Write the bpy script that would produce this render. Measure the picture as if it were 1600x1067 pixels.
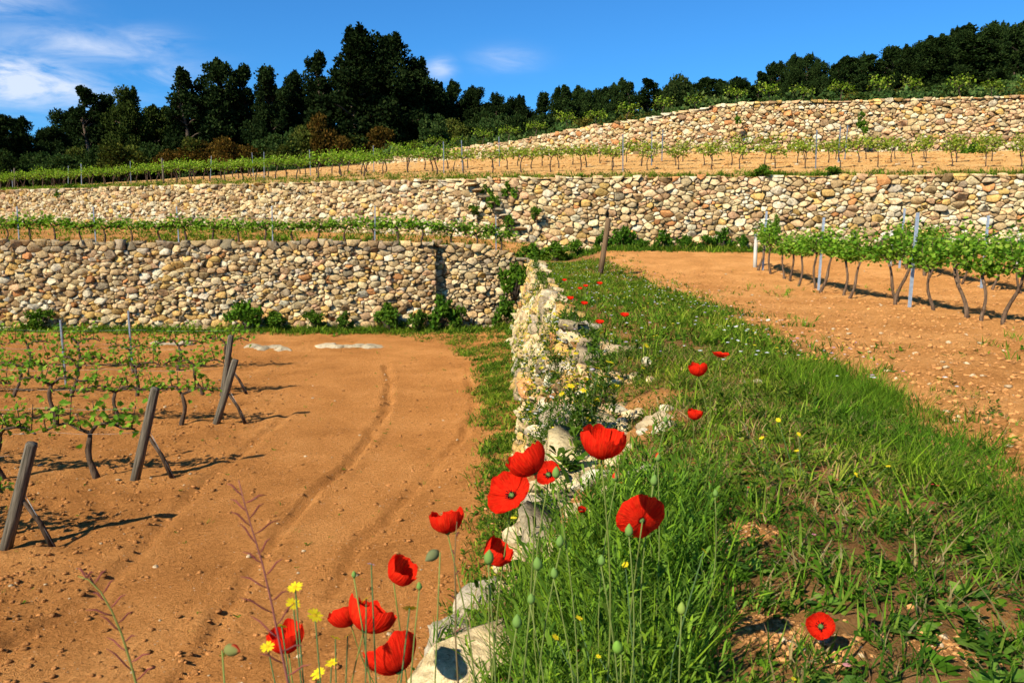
import bpy, math, random
import numpy as np
from mathutils import Vector, Matrix, Euler

for o in list(bpy.data.objects):
    bpy.data.objects.remove(o)
SC = bpy.context.scene
COL = SC.collection
rng = np.random.default_rng(7)
random.seed(7)
R = math.radians

# ------------------------------------------------------------------ camera
CAMZ, FPX, PITCH = 1.35, 1300.0, R(7.38)
cam = bpy.data.cameras.new('camera')
cam.sensor_width = 36.0
cam.lens = 36.0 * FPX / 1600.0
cam.clip_start, cam.clip_end = 0.05, 6000
cam.dof.use_dof = True
cam.dof.focus_distance = 5.0
cam.dof.aperture_fstop = 13.0
camo = bpy.data.objects.new('camera', cam)
COL.objects.link(camo)
camo.location = (0, 0, CAMZ)
camo.rotation_euler = (math.pi / 2 - PITCH, 0, 0)
SC.camera = camo

# ------------------------------------------------------------------ light
SUN_EL, SUN_AZ = R(38), R(219)      # azimuth from +Y clockwise, towards the sun (behind, to the left)
sdir = Vector((math.sin(SUN_AZ) * math.cos(SUN_EL), math.cos(SUN_AZ) * math.cos(SUN_EL), math.sin(SUN_EL)))
sun = bpy.data.lights.new('sun', 'SUN')
sun.energy, sun.angle, sun.color = 5.0, R(0.53), (1.0, 0.94, 0.80)
suno = bpy.data.objects.new('sun', sun)
COL.objects.link(suno)
suno.rotation_euler = sdir.to_track_quat('Z', 'Y').to_euler()

W = bpy.data.worlds.new('World')
SC.world = W
W.use_nodes = True
wn, wl = W.node_tree.nodes, W.node_tree.links
wn.clear()
def wnode(t, **k):
    n = wn.new(t)
    for a, b in k.items():
        setattr(n, a, b)
    return n
def wmath(op, a, b=None, c=None):
    n = wnode('ShaderNodeMath', operation=op)
    for i, v in enumerate((a, b, c)):
        if v is None: continue
        if isinstance(v, (int, float)): n.inputs[i].default_value = v
        else: wl.new(v, n.inputs[i])
    return n.outputs[0]
sky = wnode('ShaderNodeTexSky', sky_type='NISHITA')
sky.sun_disc = False
sky.sun_elevation, sky.sun_rotation = SUN_EL, SUN_AZ
sky.altitude, sky.air_density, sky.dust_density, sky.ozone_density = 300, 1.0, 0.0, 6.0
# clear spring sky: the air's own blue, as saturated as the picture shows it, over the whole dome
tint = wnode('ShaderNodeMix', data_type='RGBA', blend_type='MULTIPLY')
tint.inputs[0].default_value = 1.0
wl.new(sky.outputs[0], tint.inputs[6])
tint.inputs[7].default_value = (0.36, 0.90, 1.27, 1)
geo = wnode('ShaderNodeTexCoord')
sep = wnode('ShaderNodeSeparateXYZ')
wl.new(geo.outputs['Generated'], sep.inputs[0])
az = wmath('ARCTAN2', sep.outputs[0], sep.outputs[1])
el = wmath('ARCSINE', sep.outputs[2])
comb = wnode('ShaderNodeCombineXYZ')
wl.new(wmath('MULTIPLY', az, 9.0), comb.inputs[0])
wl.new(wmath('MULTIPLY', el, 34.0), comb.inputs[1])
noi = wnode('ShaderNodeTexNoise')
noi.inputs['Scale'].default_value = 1.0
noi.inputs['Detail'].default_value = 7.0
noi.inputs['Roughness'].default_value = 0.62
noi.inputs['Distortion'].default_value = 0.5
wl.new(comb.outputs[0], noi.inputs['Vector'])
wisps = None
for (a, e, sa, se, k) in [(-31, 8.7, 5.0, 1.3, 2.2), (-32, 12.9, 4.0, 0.9, .85), (-26.5, 10.9, 4.6, 1.0, .75), (-22.8, 11.4, 2.2, .8, .7),
                          (-22, 9.6, 2.6, .9, .55), (-4.9, 10.7, .9, .6, .9), (-0.3, 11.3, 1.9, .7, .45), (-55, 11, 12, 2, 1.0), (70, 14, 14, 2.5, .9),
                          (140, 12, 16, 2.5, 1.0), (-120, 14, 18, 2.5, .9)]:
    da = wmath('DIVIDE', wmath('SUBTRACT', az, R(a)), R(sa))
    de = wmath('DIVIDE', wmath('SUBTRACT', el, R(e)), R(se))
    g = wmath('MULTIPLY', wmath('EXPONENT', wmath('MULTIPLY', wmath('ADD', wmath('MULTIPLY', da, da), wmath('MULTIPLY', de, de)), -1.0)), k)
    wisps = g if wisps is None else wmath('MAXIMUM', wisps, g)
cl = wnode('ShaderNodeMapRange')
cl.inputs[1].default_value, cl.inputs[2].default_value = 0.36, 0.78
wl.new(noi.outputs[0], cl.inputs[0])
mask = wmath('MINIMUM', wmath('MULTIPLY', wmath('MULTIPLY', cl.outputs[0], wisps), 1.25), 0.8)
cm = wnode('ShaderNodeMix', data_type='RGBA')
wl.new(mask, cm.inputs[0])
wl.new(tint.outputs[2], cm.inputs[6])
cm.inputs[7].default_value = (7.2, 7.8, 9.0, 1)
bg = wnode('ShaderNodeBackground')
bg.inputs[1].default_value = 0.08
wl.new(cm.outputs[2], bg.inputs[0])
out = wnode('ShaderNodeOutputWorld')
wl.new(bg.outputs[0], out.inputs[0])

SC.view_settings.view_transform = 'Standard'
SC.view_settings.look = 'None'
SC.view_settings.exposure = 0.58
SC.view_settings.gamma = 1.0
SC.render.engine = 'CYCLES'
SC.cycles.max_bounces = 4
SC.cycles.diffuse_bounces = 1
SC.cycles.glossy_bounces = 2
SC.cycles.transmission_bounces = 3
SC.cycles.transparent_max_bounces = 4
SC.cycles.use_denoising = True
SC.cycles.use_adaptive_sampling = True
SC.cycles.adaptive_threshold = 0.03
try:
    SC.cycles.denoiser = 'OPENIMAGEDENOISE'
except Exception:
    pass

# ------------------------------------------------------------------ helpers
FW = np.array([0, math.cos(PITCH), -math.sin(PITCH)])
UP = np.array([0, math.sin(PITCH), math.cos(PITCH)])
def ray(px, py):
    return FW + np.array([1.0, 0, 0]) * (px - 800) / FPX + UP * (533.5 - py) / FPX
def G(px, py, z):                       # where a line of sight meets level z
    d = ray(px, py)
    return np.array([0, 0, CAMZ]) + d * ((z - CAMZ) / d[2])
def AT(px, py, dist):                   # a point at a forward distance
    d = ray(px, py)
    return np.array([0, 0, CAMZ]) + d * (dist / d[1])

def tag(o, label=None, cat=None, group=None, kind=None):
    if label: o['label'] = label
    if cat: o['category'] = cat
    if group: o['group'] = group
    if kind: o['kind'] = kind
    return o
def empty(name, loc=(0, 0, 0), rz=0.0):
    o = bpy.data.objects.new(name, None)
    COL.objects.link(o)
    o.location = loc
    o.rotation_euler = (0, 0, rz)
    o.empty_display_size = 0.1
    return o
def link(name, me, parent=None, loc=None):
    o = bpy.data.objects.new(name, me)
    COL.objects.link(o)
    if parent is not None: o.parent = parent
    if loc is not None: o.location = loc
    return o
def mesh(name, V, F, mat=None, col=None, smooth=False):
    """V (n,3); F (m,3) or (m,4) array, or a list of tuples; col (n,3) or (3,)"""
    me = bpy.data.meshes.new(name)
    V = np.asarray(V, dtype=np.float32)
    if isinstance(F, np.ndarray):
        k = F.shape[1]
        me.vertices.add(len(V)); me.vertices.foreach_set('co', V.ravel())
        me.loops.add(F.size); me.loops.foreach_set('vertex_index', F.astype(np.int32).ravel())
        me.polygons.add(len(F))
        me.polygons.foreach_set('loop_start', np.arange(0, F.size, k, dtype=np.int32))
        me.update(calc_edges=True)
    else:
        me.from_pydata([tuple(v) for v in V.tolist()], [], [tuple(int(i) for i in f) for f in F])
    if col is not None:
        a = me.color_attributes.new('Col', 'FLOAT_COLOR', 'POINT')
        c = np.ones((len(V), 4), dtype=np.float32)
        c[:, :3] = col
        a.data.foreach_set('color', c.ravel())
    if smooth and len(me.polygons):
        me.polygons.foreach_set('use_smooth', np.ones(len(me.polygons), dtype=bool))
    if mat: me.materials.append(mat)
    return me
def ordinal(n):
    s = 'th' if 10 <= n % 100 <= 20 else {1: 'st', 2: 'nd', 3: 'rd'}.get(n % 10, 'th')
    return f'{n}{s}'

_lat = {}
def vnoise(x, y, seed=0):
    if seed not in _lat:
        _lat[seed] = np.random.default_rng(seed + 100).random((256, 256))
    L = _lat[seed]
    x = np.asarray(x, float); y = np.asarray(y, float)
    xi = np.floor(x).astype(int); yi = np.floor(y).astype(int)
    fx = x - xi; fy = y - yi
    fx = fx * fx * (3 - 2 * fx); fy = fy * fy * (3 - 2 * fy)
    a = L[xi & 255, yi & 255]; b = L[(xi + 1) & 255, yi & 255]
    c = L[xi & 255, (yi + 1) & 255]; d = L[(xi + 1) & 255, (yi + 1) & 255]
    return (a * (1 - fx) + b * fx) * (1 - fy) + (c * (1 - fx) + d * fx) * fy
def fbm(x, y, seed=0, octv=4, rough=.55):
    s = 0; a = 1.0; t = 0
    for i in range(octv):
        s = s + a * (vnoise(x * 2 ** i, y * 2 ** i, seed + i) - .5); t += a; a *= rough
    return s / t * 2
def sstep(a, b, x):
    t = np.clip((np.asarray(x, float) - a) / (b - a), 0, 1)
    return t * t * (3 - 2 * t)

# ------------------------------------------------------------------ materials
def new_mat(name):
    m = bpy.data.materials.new(name)
    m.use_nodes = True
    nt = m.node_tree
    nt.nodes.clear()
    o = nt.nodes.new('ShaderNodeOutputMaterial')
    return m, nt, o
def N(nt, t, ins=None, **k):
    n = nt.nodes.new(t)
    for a, b in k.items(): setattr(n, a, b)
    for a, b in (ins or {}).items():
        if hasattr(b, 'is_output') or isinstance(b, bpy.types.NodeSocket): nt.links.new(b, n.inputs[a])
        else: n.inputs[a].default_value = b
    return n
def ramp(nt, fac, stops):
    n = nt.nodes.new('ShaderNodeValToRGB')
    e = n.color_ramp.elements
    while len(e) < len(stops): e.new(0.5)
    for q, (p, c) in zip(e, stops):
        q.position = p
        q.color = (*c, 1) if len(c) == 3 else c
    nt.links.new(fac, n.inputs[0])
    return n.outputs[0]
def mixc(nt, fac, a, b, mode='MIX'):
    n = nt.nodes.new('ShaderNodeMix')
    n.data_type = 'RGBA'; n.blend_type = mode
    for s, v in ((0, fac), (6, a), (7, b)):
        if isinstance(v, bpy.types.NodeSocket): nt.links.new(v, n.inputs[s])
        elif isinstance(v, (int, float)): n.inputs[s].default_value = v
        else: n.inputs[s].default_value = (*v, 1)
    return n.outputs[2]
def soil_mat(name, dark, mid, light, bump=.03, peb=.0, humus=None):
    m, nt, o = new_mat(name)
    g = N(nt, 'ShaderNodeNewGeometry').outputs['Position']
    n1 = N(nt, 'ShaderNodeTexNoise', {'Vector': g, 'Scale': 0.7, 'Detail': 5.0, 'Roughness': .6})
    n2 = N(nt, 'ShaderNodeTexNoise', {'Vector': g, 'Scale': 16.0, 'Detail': 8.0, 'Roughness': .74})
    n3 = N(nt, 'ShaderNodeTexNoise', {'Vector': g, 'Scale': 48.0, 'Detail': 6.0, 'Roughness': .78})
    f = N(nt, 'ShaderNodeMath', {0: n1.outputs[0], 1: n2.outputs[0]}, operation='ADD').outputs[0]
    f = N(nt, 'ShaderNodeMath', {0: f, 1: .5}, operation='MULTIPLY').outputs[0]
    c = ramp(nt, f, [(.34, dark), (.5, mid), (.66, light)])
    c = mixc(nt, 1.0, c, ramp(nt, n3.outputs[0], [(.30, (.62, .56, .50)), (.50, (1, 1, 1)), (.70, (1.28, 1.30, 1.34))]), 'MULTIPLY')
    v = N(nt, 'ShaderNodeTexVoronoi', {'Vector': g, 'Scale': 19.0, 'Randomness': 1.0})
    pm = N(nt, 'ShaderNodeMath', {0: v.outputs['Distance'], 1: .16}, operation='LESS_THAN').outputs[0]
    pr = N(nt, 'ShaderNodeSeparateColor', {0: v.outputs['Color']}).outputs[0]
    pk = N(nt, 'ShaderNodeMath', {0: pr, 1: .80}, operation='GREATER_THAN').outputs[0]
    pf = N(nt, 'ShaderNodeMath', {0: pm, 1: pk}, operation='MULTIPLY').outputs[0]
    pf = N(nt, 'ShaderNodeMath', {0: pf, 1: peb}, operation='MULTIPLY').outputs[0]
    c = mixc(nt, pf, c, (.62, .45, .27))
    if humus:
        at = N(nt, 'ShaderNodeAttribute', attribute_name='Col').outputs['Fac']
        c = mixc(nt, N(nt, 'ShaderNodeMath', {0: at, 1: .85}, operation='MULTIPLY').outputs[0], c, ramp(nt, f, [(.36, tuple(q * .6 for q in humus)), (.62, tuple(q * 1.5 for q in humus))]))
    h = N(nt, 'ShaderNodeMath', {0: n2.outputs[0], 1: N(nt, 'ShaderNodeMath', {0: n3.outputs[0], 1: .85}, operation='MULTIPLY').outputs[0]}, operation='ADD').outputs[0]
    b = N(nt, 'ShaderNodeBump', {'Height': h, 'Distance': bump, 'Strength': 1.0})
    p = N(nt, 'ShaderNodeBsdfDiffuse', {'Color': c, 'Roughness': .9, 'Normal': b.outputs[0]})
    nt.links.new(p.outputs[0], o.inputs[0])
    return m
def stone_mat(name, bump=.02, scale=1.0):
    m, nt, o = new_mat(name)
    g = N(nt, 'ShaderNodeNewGeometry').outputs['Position']
    a = N(nt, 'ShaderNodeAttribute', attribute_name='Col').outputs['Color']
    n1 = N(nt, 'ShaderNodeTexNoise', {'Vector': g, 'Scale': 6.0 * scale, 'Detail': 6.0, 'Roughness': .68})
    n2 = N(nt, 'ShaderNodeTexNoise', {'Vector': g, 'Scale': 27.0 * scale, 'Detail': 6.0, 'Roughness': .72})
    n3 = N(nt, 'ShaderNodeTexNoise', {'Vector': g, 'Scale': 2.3 * scale, 'Detail': 3.0, 'Roughness': .6})
    c = mixc(nt, 1.0, a, ramp(nt, n1.outputs[0], [(.30, (.50, .43, .34)), (.47, (1, .98, .95)), (.72, (1.22, 1.18, 1.08))]), 'MULTIPLY')
    c = mixc(nt, 1.0, c, ramp(nt, n2.outputs[0], [(.32, (.55, .50, .43)), (.5, (1, 1, 1)), (.75, (1.15, 1.12, 1.08))]), 'MULTIPLY')
    c = mixc(nt, ramp(nt, n3.outputs[0], [(.52, (0, 0, 0)), (.66, (.6, .6, .6))]), c, mixc(nt, 1.0, a, (.62, .55, .46), 'MULTIPLY'))
    n4 = N(nt, 'ShaderNodeTexNoise', {'Vector': g, 'Scale': 95.0 * scale, 'Detail': 4.0, 'Roughness': .7})
    h = N(nt, 'ShaderNodeMath', {0: n1.outputs[0], 1: N(nt, 'ShaderNodeMath', {0: n2.outputs[0], 1: .5}, operation='MULTIPLY').outputs[0]}, operation='ADD').outputs[0]
    h = N(nt, 'ShaderNodeMath', {0: h, 1: N(nt, 'ShaderNodeMath', {0: n4.outputs[0], 1: .16}, operation='MULTIPLY').outputs[0]}, operation='ADD').outputs[0]
    b = N(nt, 'ShaderNodeBump', {'Height': h, 'Distance': bump * 4.5, 'Strength': 1.0})
    p = N(nt, 'ShaderNodeBsdfDiffuse', {'Color': c, 'Roughness': .8, 'Normal': b.outputs[0]})
    nt.links.new(p.outputs[0], o.inputs[0])
    return m
def leaf_mat(name, color=None, trans=.35, attr=True, objcol=False, gloss=.0, tcol=(1.1, 1.25, .5), rough=.45):
    m, nt, o = new_mat(name)
    if attr: c = N(nt, 'ShaderNodeAttribute', attribute_name='Col').outputs['Color']
    else: c = N(nt, 'ShaderNodeRGB').outputs[0]
    if not attr: c.default_value = (*color, 1)
    if objcol:
        c = mixc(nt, 1.0, c, N(nt, 'ShaderNodeObjectInfo').outputs['Color'], 'MULTIPLY')
    d = N(nt, 'ShaderNodeBsdfDiffuse', {'Color': c}).outputs[0]
    t = N(nt, 'ShaderNodeBsdfTranslucent', {'Color': mixc(nt, 1.0, c, tcol, 'MULTIPLY')}).outputs[0]
    s = N(nt, 'ShaderNodeMixShader', {0: trans, 1: d, 2: t}).outputs[0]
    if gloss:
        gl = N(nt, 'ShaderNodeBsdfGlossy', {'Roughness': rough, 'Color': (1, 1, 1, 1)}).outputs[0]
        s = N(nt, 'ShaderNodeMixShader', {0: gloss, 1: s, 2: gl}).outputs[0]
    nt.links.new(s, o.inputs[0])
    return m
def wood_mat(name, c0, c1, scale=(30, 30, 3), bump=.004):
    m, nt, o = new_mat(name)
    tc = N(nt, 'ShaderNodeTexCoord').outputs['Object']
    mp = N(nt, 'ShaderNodeMapping', {'Vector': tc, 'Scale': scale}).outputs[0]
    n1 = N(nt, 'ShaderNodeTexNoise', {'Vector': mp, 'Scale': 1.0, 'Detail': 6.0, 'Roughness': .65})
    c = ramp(nt, n1.outputs[0], [(.33, c0), (.66, c1)])
    b = N(nt, 'ShaderNodeBump', {'Height': n1.outputs[0], 'Distance': bump * 4, 'Strength': 1.0})
    p = N(nt, 'ShaderNodeBsdfDiffuse', {'Color': c, 'Normal': b.outputs[0]})
    nt.links.new(p.outputs[0], o.inputs[0])
    return m
def metal_mat(name, c):
    m, nt, o = new_mat(name)
    g = N(nt, 'ShaderNodeNewGeometry').outputs['Position']
    n1 = N(nt, 'ShaderNodeTexNoise', {'Vector': g, 'Scale': 18.0, 'Detail': 4.0})
    cc = ramp(nt, n1.outputs[0], [(.3, tuple(x * .7 for x in c)), (.7, c)])
    p = N(nt, 'ShaderNodeBsdfPrincipled', {'Base Color': cc, 'Metallic': .35, 'Roughness': .5})
    nt.links.new(p.outputs[0], o.inputs[0])
    return m

M = {}
M['soil_low'] = soil_mat('red_earth_lower', (.37, .145, .038), (.58, .245, .068), (.74, .350, .110), .07, .9)
M['soil_up'] = soil_mat('red_earth_upper', (.41, .165, .046), (.62, .285, .086), (.77, .40, .142), .075, .8)
M['soil_bank'] = soil_mat('bank_earth', (.41, .165, .046), (.62, .285, .086), (.77, .40, .142), .07, .8, (.20, .105, .042))
M['soil_terrace'] = soil_mat('ochre_earth', (.40, .20, .065), (.58, .32, .11), (.66, .42, .18), .06, .5)
M['soil_hill'] = soil_mat('hill_earth', (.13, .085, .035), (.2, .13, .05), (.3, .19, .08), .08, .3)
M['stone'] = stone_mat('limestone')
M['clod'] = stone_mat('earth_clod', .008, 3.0)
M['leaf'] = leaf_mat('grass_leaf', trans=.36)
M['vineleaf'] = leaf_mat('vine_leaf', trans=.40, objcol=True)
M['pine'] = leaf_mat('pine_needles', trans=.12, objcol=True)
M['bush'] = leaf_mat('bush_leaf', trans=.2, objcol=True)
def petal_mat():
    m, nt, o = new_mat('poppy_petal')
    c = N(nt, 'ShaderNodeAttribute', attribute_name='Col').outputs['Color']
    sp = N(nt, 'ShaderNodeSeparateXYZ', {0: N(nt, 'ShaderNodeTexCoord').outputs['Object']})
    an = N(nt, 'ShaderNodeMath', {0: sp.outputs[1], 1: sp.outputs[0]}, operation='ARCTAN2').outputs[0]
    ln = N(nt, 'ShaderNodeVectorMath', {0: N(nt, 'ShaderNodeTexCoord').outputs['Object']}, operation='LENGTH').outputs['Value']
    cv = N(nt, 'ShaderNodeCombineXYZ', {0: N(nt, 'ShaderNodeMath', {0: an, 1: 13.0}, operation='MULTIPLY').outputs[0], 1: N(nt, 'ShaderNodeMath', {0: ln, 1: 2.2}, operation='MULTIPLY').outputs[0]}).outputs[0]
    nz = N(nt, 'ShaderNodeTexNoise', {'Vector': cv, 'Scale': 1.0, 'Detail': 5.0, 'Roughness': .6})
    c = mixc(nt, 1.0, c, ramp(nt, nz.outputs[0], [(.3, (.84, .6, .6)), (.5, (1, 1, 1)), (.7, (1.05, 2.2, 1.4))]), 'MULTIPLY')
    b = N(nt, 'ShaderNodeBump', {'Height': nz.outputs[0], 'Distance': .009, 'Strength': .7}).outputs[0]
    d = N(nt, 'ShaderNodeBsdfDiffuse', {'Color': c, 'Normal': b}).outputs[0]
    t = N(nt, 'ShaderNodeBsdfTranslucent', {'Color': mixc(nt, 1.0, c, (1.1, 1.6, 1.2), 'MULTIPLY'), 'Normal': b}).outputs[0]
    nt.links.new(N(nt, 'ShaderNodeMixShader', {0: .42, 1: d, 2: t}).outputs[0], o.inputs[0])
    return m
M['petal'] = petal_mat()
M['flower'] = leaf_mat('small_flower', trans=.25, tcol=(1, 1, .8))
M['stem'] = leaf_mat('flower_stem', trans=.15)
M['bark'] = wood_mat('vine_bark', (.035, .022, .014), (.15, .10, .065), (40, 40, 6), .006)
M['bark_r'] = wood_mat('vine_bark_reddish', (.06, .034, .020), (.24, .15, .09), (40, 40, 6), .006)
M['treebark'] = wood_mat('pine_bark', (.05, .035, .025), (.14, .10, .07), (4, 4, 1), .02)
M['post'] = wood_mat('weathered_post', (.045, .038, .026), (.21, .17, .12), (45, 45, 2.5), .003)
M['post_pale'] = wood_mat('pale_post', (.42, .38, .30), (.66, .62, .54), (45, 45, 2.5), .002)
M['post_brown'] = wood_mat('brown_stake', (.10, .06, .03), (.24, .15, .08), (45, 45, 2.5), .003)
M['metal'] = metal_mat('galvanised_steel', (.27, .30, .33))
M['metal_pale'] = metal_mat('pale_galvanised_steel', (.46, .52, .58))
M['wire'] = metal_mat('wire_steel', (.26, .26, .25))

# ------------------------------------------------------------------ lie of the land
def I(x, xs, ys): return np.interp(x, xs, ys)
def crest_x(y): return I(y, [-4, 0, 1.2, 1.8, 2.4, 3.0, 4.0, 5.0, 5.6, 7, 8.7, 12.4, 18, 27, 40], [-1.7, -.95, -.55, -.32, -.22, -.18, .03, .33, .48, .62, .68, .62, .55, .55, .55])
def base_x(y): return I(y, [-4, 0, 3, 6, 9, 13, 19, 25, 29, 40], [-2.4, -1.6, -.75, -.05, .18, .12, .06, .04, .05, .05])
def crest_z(y): return I(y, [-4, 0, 2, 3.2, 4, 5, 7, 14, 27, 40], [.2, .15, -.05, -.18, -.10, 0, .1, .14, .32, .32])
def bank_z(y): return I(y, [-4, 0, 3, 6, 14, 22, 27, 40], [.38, .36, .36, .26, .18, .2, .32, .32])
def edge_x(y): return I(y, [-4, 0, 4, 7, 11, 16, 24, 40], [2.3, 2.35, 2.6, 3.05, 3.5, 3.8, 3.4, 3.4])
W2X = [-75, -34, -10, -1.3, 2.6, 18.5, 50]
W2Y = [80, 55, 40.5, 35.5, 34, 30, 22]
def w2_y(x): return I(x, W2X, W2Y)
def w2_top(x): return I(x, [-75, -34, -10, -1.3, 2.6, 18.5, 50], [4.6, 4.12, 3.78, 3.62, 3.60, 3.42, 3.3])
def w2_base(x): return I(x, [-75, -34, -10, -2, .4, 2.6, 18.5, 50], [2.4, 2.05, 1.45, 1.2, .95, .72, .62, .6])
def w1_top(x): return I(x, [-40, -2.66, -2.65, -1.2, .2, .6], [1.08, 1.08, 1.0, .92, .52, .36])
def w1_y(x): return I(x, [-40, -2.66, -2.64, 1], [29.0, 29.0, 29.42, 29.5])
W3X = [-14, -7.6, 0, 7, 12.5, 19, 27, 60]
W3Y = [74, 66, 58, 52, 48, 46, 44, 38]
def w3_y(x): return I(x, [-80] + W3X, [95] + W3Y)
def w3_h(x): return I(x, [-80, -14, -7.6, 0, 7, 12.5, 60], [0, 0, .5, .95, 1.9, 2.65, 2.75])
def slope2(x): return I(x, [-75, -50, -10, 0, 12.5, 30], [.07, .078, .115, .13, .15, .14])

rut1 = np.array([G(*p, -2)[:2] for p in [(270, 1095), (285, 1067), (340, 985), (400, 890), (440, 830), (500, 765), (560, 705), (600, 650), (612, 600), (600, 570)]])
rut2 = np.array([G(*p, -2)[:2] for p in [(520, 935), (560, 860), (640, 770), (720, 690), (745, 640), (735, 590)]])
rut3 = np.array([G(*p, -2)[:2] for p in [(-40, 1060), (60, 985), (150, 930), (235, 840), (330, 745), (400, 690), (455, 645)]])
def pl_dist(x, y, P):
    d = np.full(np.shape(x), 1e9)
    for (ax, ay), (bx, by) in zip(P[:-1], P[1:]):
        L2 = (bx - ax) ** 2 + (by - ay) ** 2
        t = np.clip(((x - ax) * (bx - ax) + (y - ay) * (by - ay)) / L2, 0, 1)
        d = np.minimum(d, np.hypot(x - ax - t * (bx - ax), y - ay - t * (by - ay)))
    return d
def till_edge(y):                     # left of it: dug and cloddy; right of it: driven smooth
    return I(y, [0, 5, 8, 12, 16, 20, 30], [-3.6, -4.0, -4.3, -4.5, -4.9, -5.6, -7])
def z_low(x, y):
    x = np.asarray(x, float); y = np.asarray(y, float)
    t = 1 - sstep(-.5, .9, x - till_edge(y))
    z = -2.0 + .05 * fbm(x * .5, y * .5, 3) + (.018 + .06 * t) * fbm(x * 3.2, y * 3.2, 11, 4, .65)
    z = z + .012 * fbm(x * 14, y * 14, 17, 2)
    wob = .10 * fbm(x * 1.7, y * 1.7, 23, 3)
    for P, dp, w in ((rut1, .072, .05), (rut2, .055, .05), (rut3, .045, .09)):
        d = np.abs(pl_dist(x + wob, y + wob, P))
        brk = .55 + .9 * vnoise(x * 1.3 + 5, y * 1.3, 31)
        z = z - dp * brk * np.exp(-(d / w) ** 2) + .018 * brk * np.exp(-((d - .14) / .08) ** 2)
    rise = sstep(1.5, .1, np.abs(x - base_x(y))) * (x < 3)
    return z + .12 * rise
def z_up(x, y):
    x = np.asarray(x, float); y = np.asarray(y, float)
    cx, ex = crest_x(y), edge_x(y)
    a = sstep(0, .75, x - cx)
    b = sstep(.45, 1.15, (x - cx) / (ex - cx + .001))
    bank = crest_z(y) * (1 - a) + bank_z(y) * a
    wall = w2_base(x)
    fld = wall * sstep(20, 33, y + (34 - w2_y(x)))
    fld = fld + .35 * sstep(2.6, .6, x) * sstep(24, 29, y)
    z = bank * (1 - b) + fld * b
    amp = .012 + .045 * b
    return z + amp * fbm(x * 3.5, y * 3.5, 41, 4, .65) + .02 * fbm(x * 11, y * 11, 47, 2) * (0.4 + .6 * b)
def z_t1(x, y):
    x = np.asarray(x, float); y = np.asarray(y, float)
    y0, y1 = w1_y(x), w2_y(x)
    t = sstep(0, 1, (y - y0 - .3) / (y1 - y0))
    return (w1_top(x) - .12) * (1 - t) + w2_base(x) * t + .05 * fbm(x * 1.1, y * 1.1, 53, 4)
def z_t2(x, y):
    x = np.asarray(x, float); y = np.asarray(y, float)
    d = np.clip(y - w2_y(x), 0, None)
    span = w3_y(x) - w2_y(x)
    z = w2_top(x) - .06 + slope2(x) * np.minimum(d, span)
    far = np.clip(y - w3_y(x), 0, I(x, [-20, 0, 30], [60, 34, 44]))
    z = z + far * I(x, [-75, -50, -12, 0, 12, 25, 45], [.07, .078, .11, .085, .07, .115, .16])
    z = z + np.where(y > w3_y(x) + .15, w3_h(x), 0)
    return z + .07 * fbm(x * .6, y * .6, 61, 4) * np.clip(d, 0, 1)

def grid_sheet(name, xs2, ys2, zf, mat, kind='structure', smooth=True, colf=None):
    X, Y = xs2, ys2
    Z = zf(X, Y)
    n, m = X.shape
    V = np.stack([X, Y, Z], -1).reshape(-1, 3)
    idx = np.arange(n * m).reshape(n, m)
    F = np.stack([idx[:-1, :-1], idx[:-1, 1:], idx[1:, 1:], idx[1:, :-1]], -1).reshape(-1, 4)
    o = link(name, mesh(name, V, F, mat, col=(colf(V[:, 0], V[:, 1]) if colf else None), smooth=smooth))
    return tag(o, kind=kind)
def flip_ok(o): return o

bare = [(G(985, 700, .12)[:2], .42), (G(1010, 640, .15)[:2], .40), (G(930, 770, 0)[:2], .30), (G(870, 830, -.05)[:2], .22), (G(900, 600, .1)[:2], .4), (G(1160, 840, .34)[:2], .12), (G(1205, 985, .36)[:2], .11), (G(1285, 1010, .36)[:2], .10), (G(1205, 660, .2)[:2], .1), (G(1480, 1040, .3)[:2], .10),
        (G(1120, 860, .34)[:2], .07)]
def bare_mask(x, y):
    m = np.ones(np.shape(x))
    w = .05 * fbm(x * 9, y * 9, 83, 3)
    for c, r in bare:
        m = m * sstep(.55, 1.15, (np.hypot(x - c[0], y - c[1]) + w) / r)
    return m

# huge plain under everything, out to the horizon
o = link('ground', mesh('ground', [(-3000, -3000, -4), (3000, -3000, -4), (3000, 3000, -4), (-3000, 3000, -4)], np.array([[0, 1, 2, 3]]), M['soil_hill']))
tag(o, kind='structure')
# lower field
ys = [-25.0, -15, -8, -2, 1, 3]
while ys[-1] < 30: ys.append(ys[-1] + max(.04, .0105 * ys[-1]))
ys = np.array(ys)
xs = np.concatenate([np.linspace(-70, -24, 20), np.linspace(-23.8, -11, 160), np.arange(-10.95, .7, .072)])
grid_sheet('lower_field', *np.meshgrid(xs, ys), z_low, M['soil_low'])
# upper field with the grassy bank at its edge
ys = [-20.0, -12, -6, -3, -1, 0, .8, 1.2]
while ys[-1] < 36: ys.append(ys[-1] + max(.03, .011 * ys[-1]))
ys = np.array(ys)
us = np.concatenate([np.arange(0, 3.4, .05), np.arange(3.4, 9, .085), np.arange(9, 22, .16), np.linspace(22, 60, 20)])
U, Y = np.meshgrid(us, ys)
X = crest_x(Y) + U
Y2 = np.minimum(Y, w2_y(X) + .35)
def humus(x, y):                        # 1 where roots and litter have darkened the earth of the bank
    h = 1 - sstep(-.5, .3, x - edge_x(y) + .5 * fbm(x * 1.2, y * .8, 95, 3))
    h = h * bare_mask(x, y) * (.55 + .45 * sstep(-.3, .2, fbm(x * 3, y * 3, 98, 3)))
    return np.repeat(h[:, None], 3, 1)
grid_sheet('upper_field', X, Y2, z_up, M['soil_bank'], colf=humus)
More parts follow.
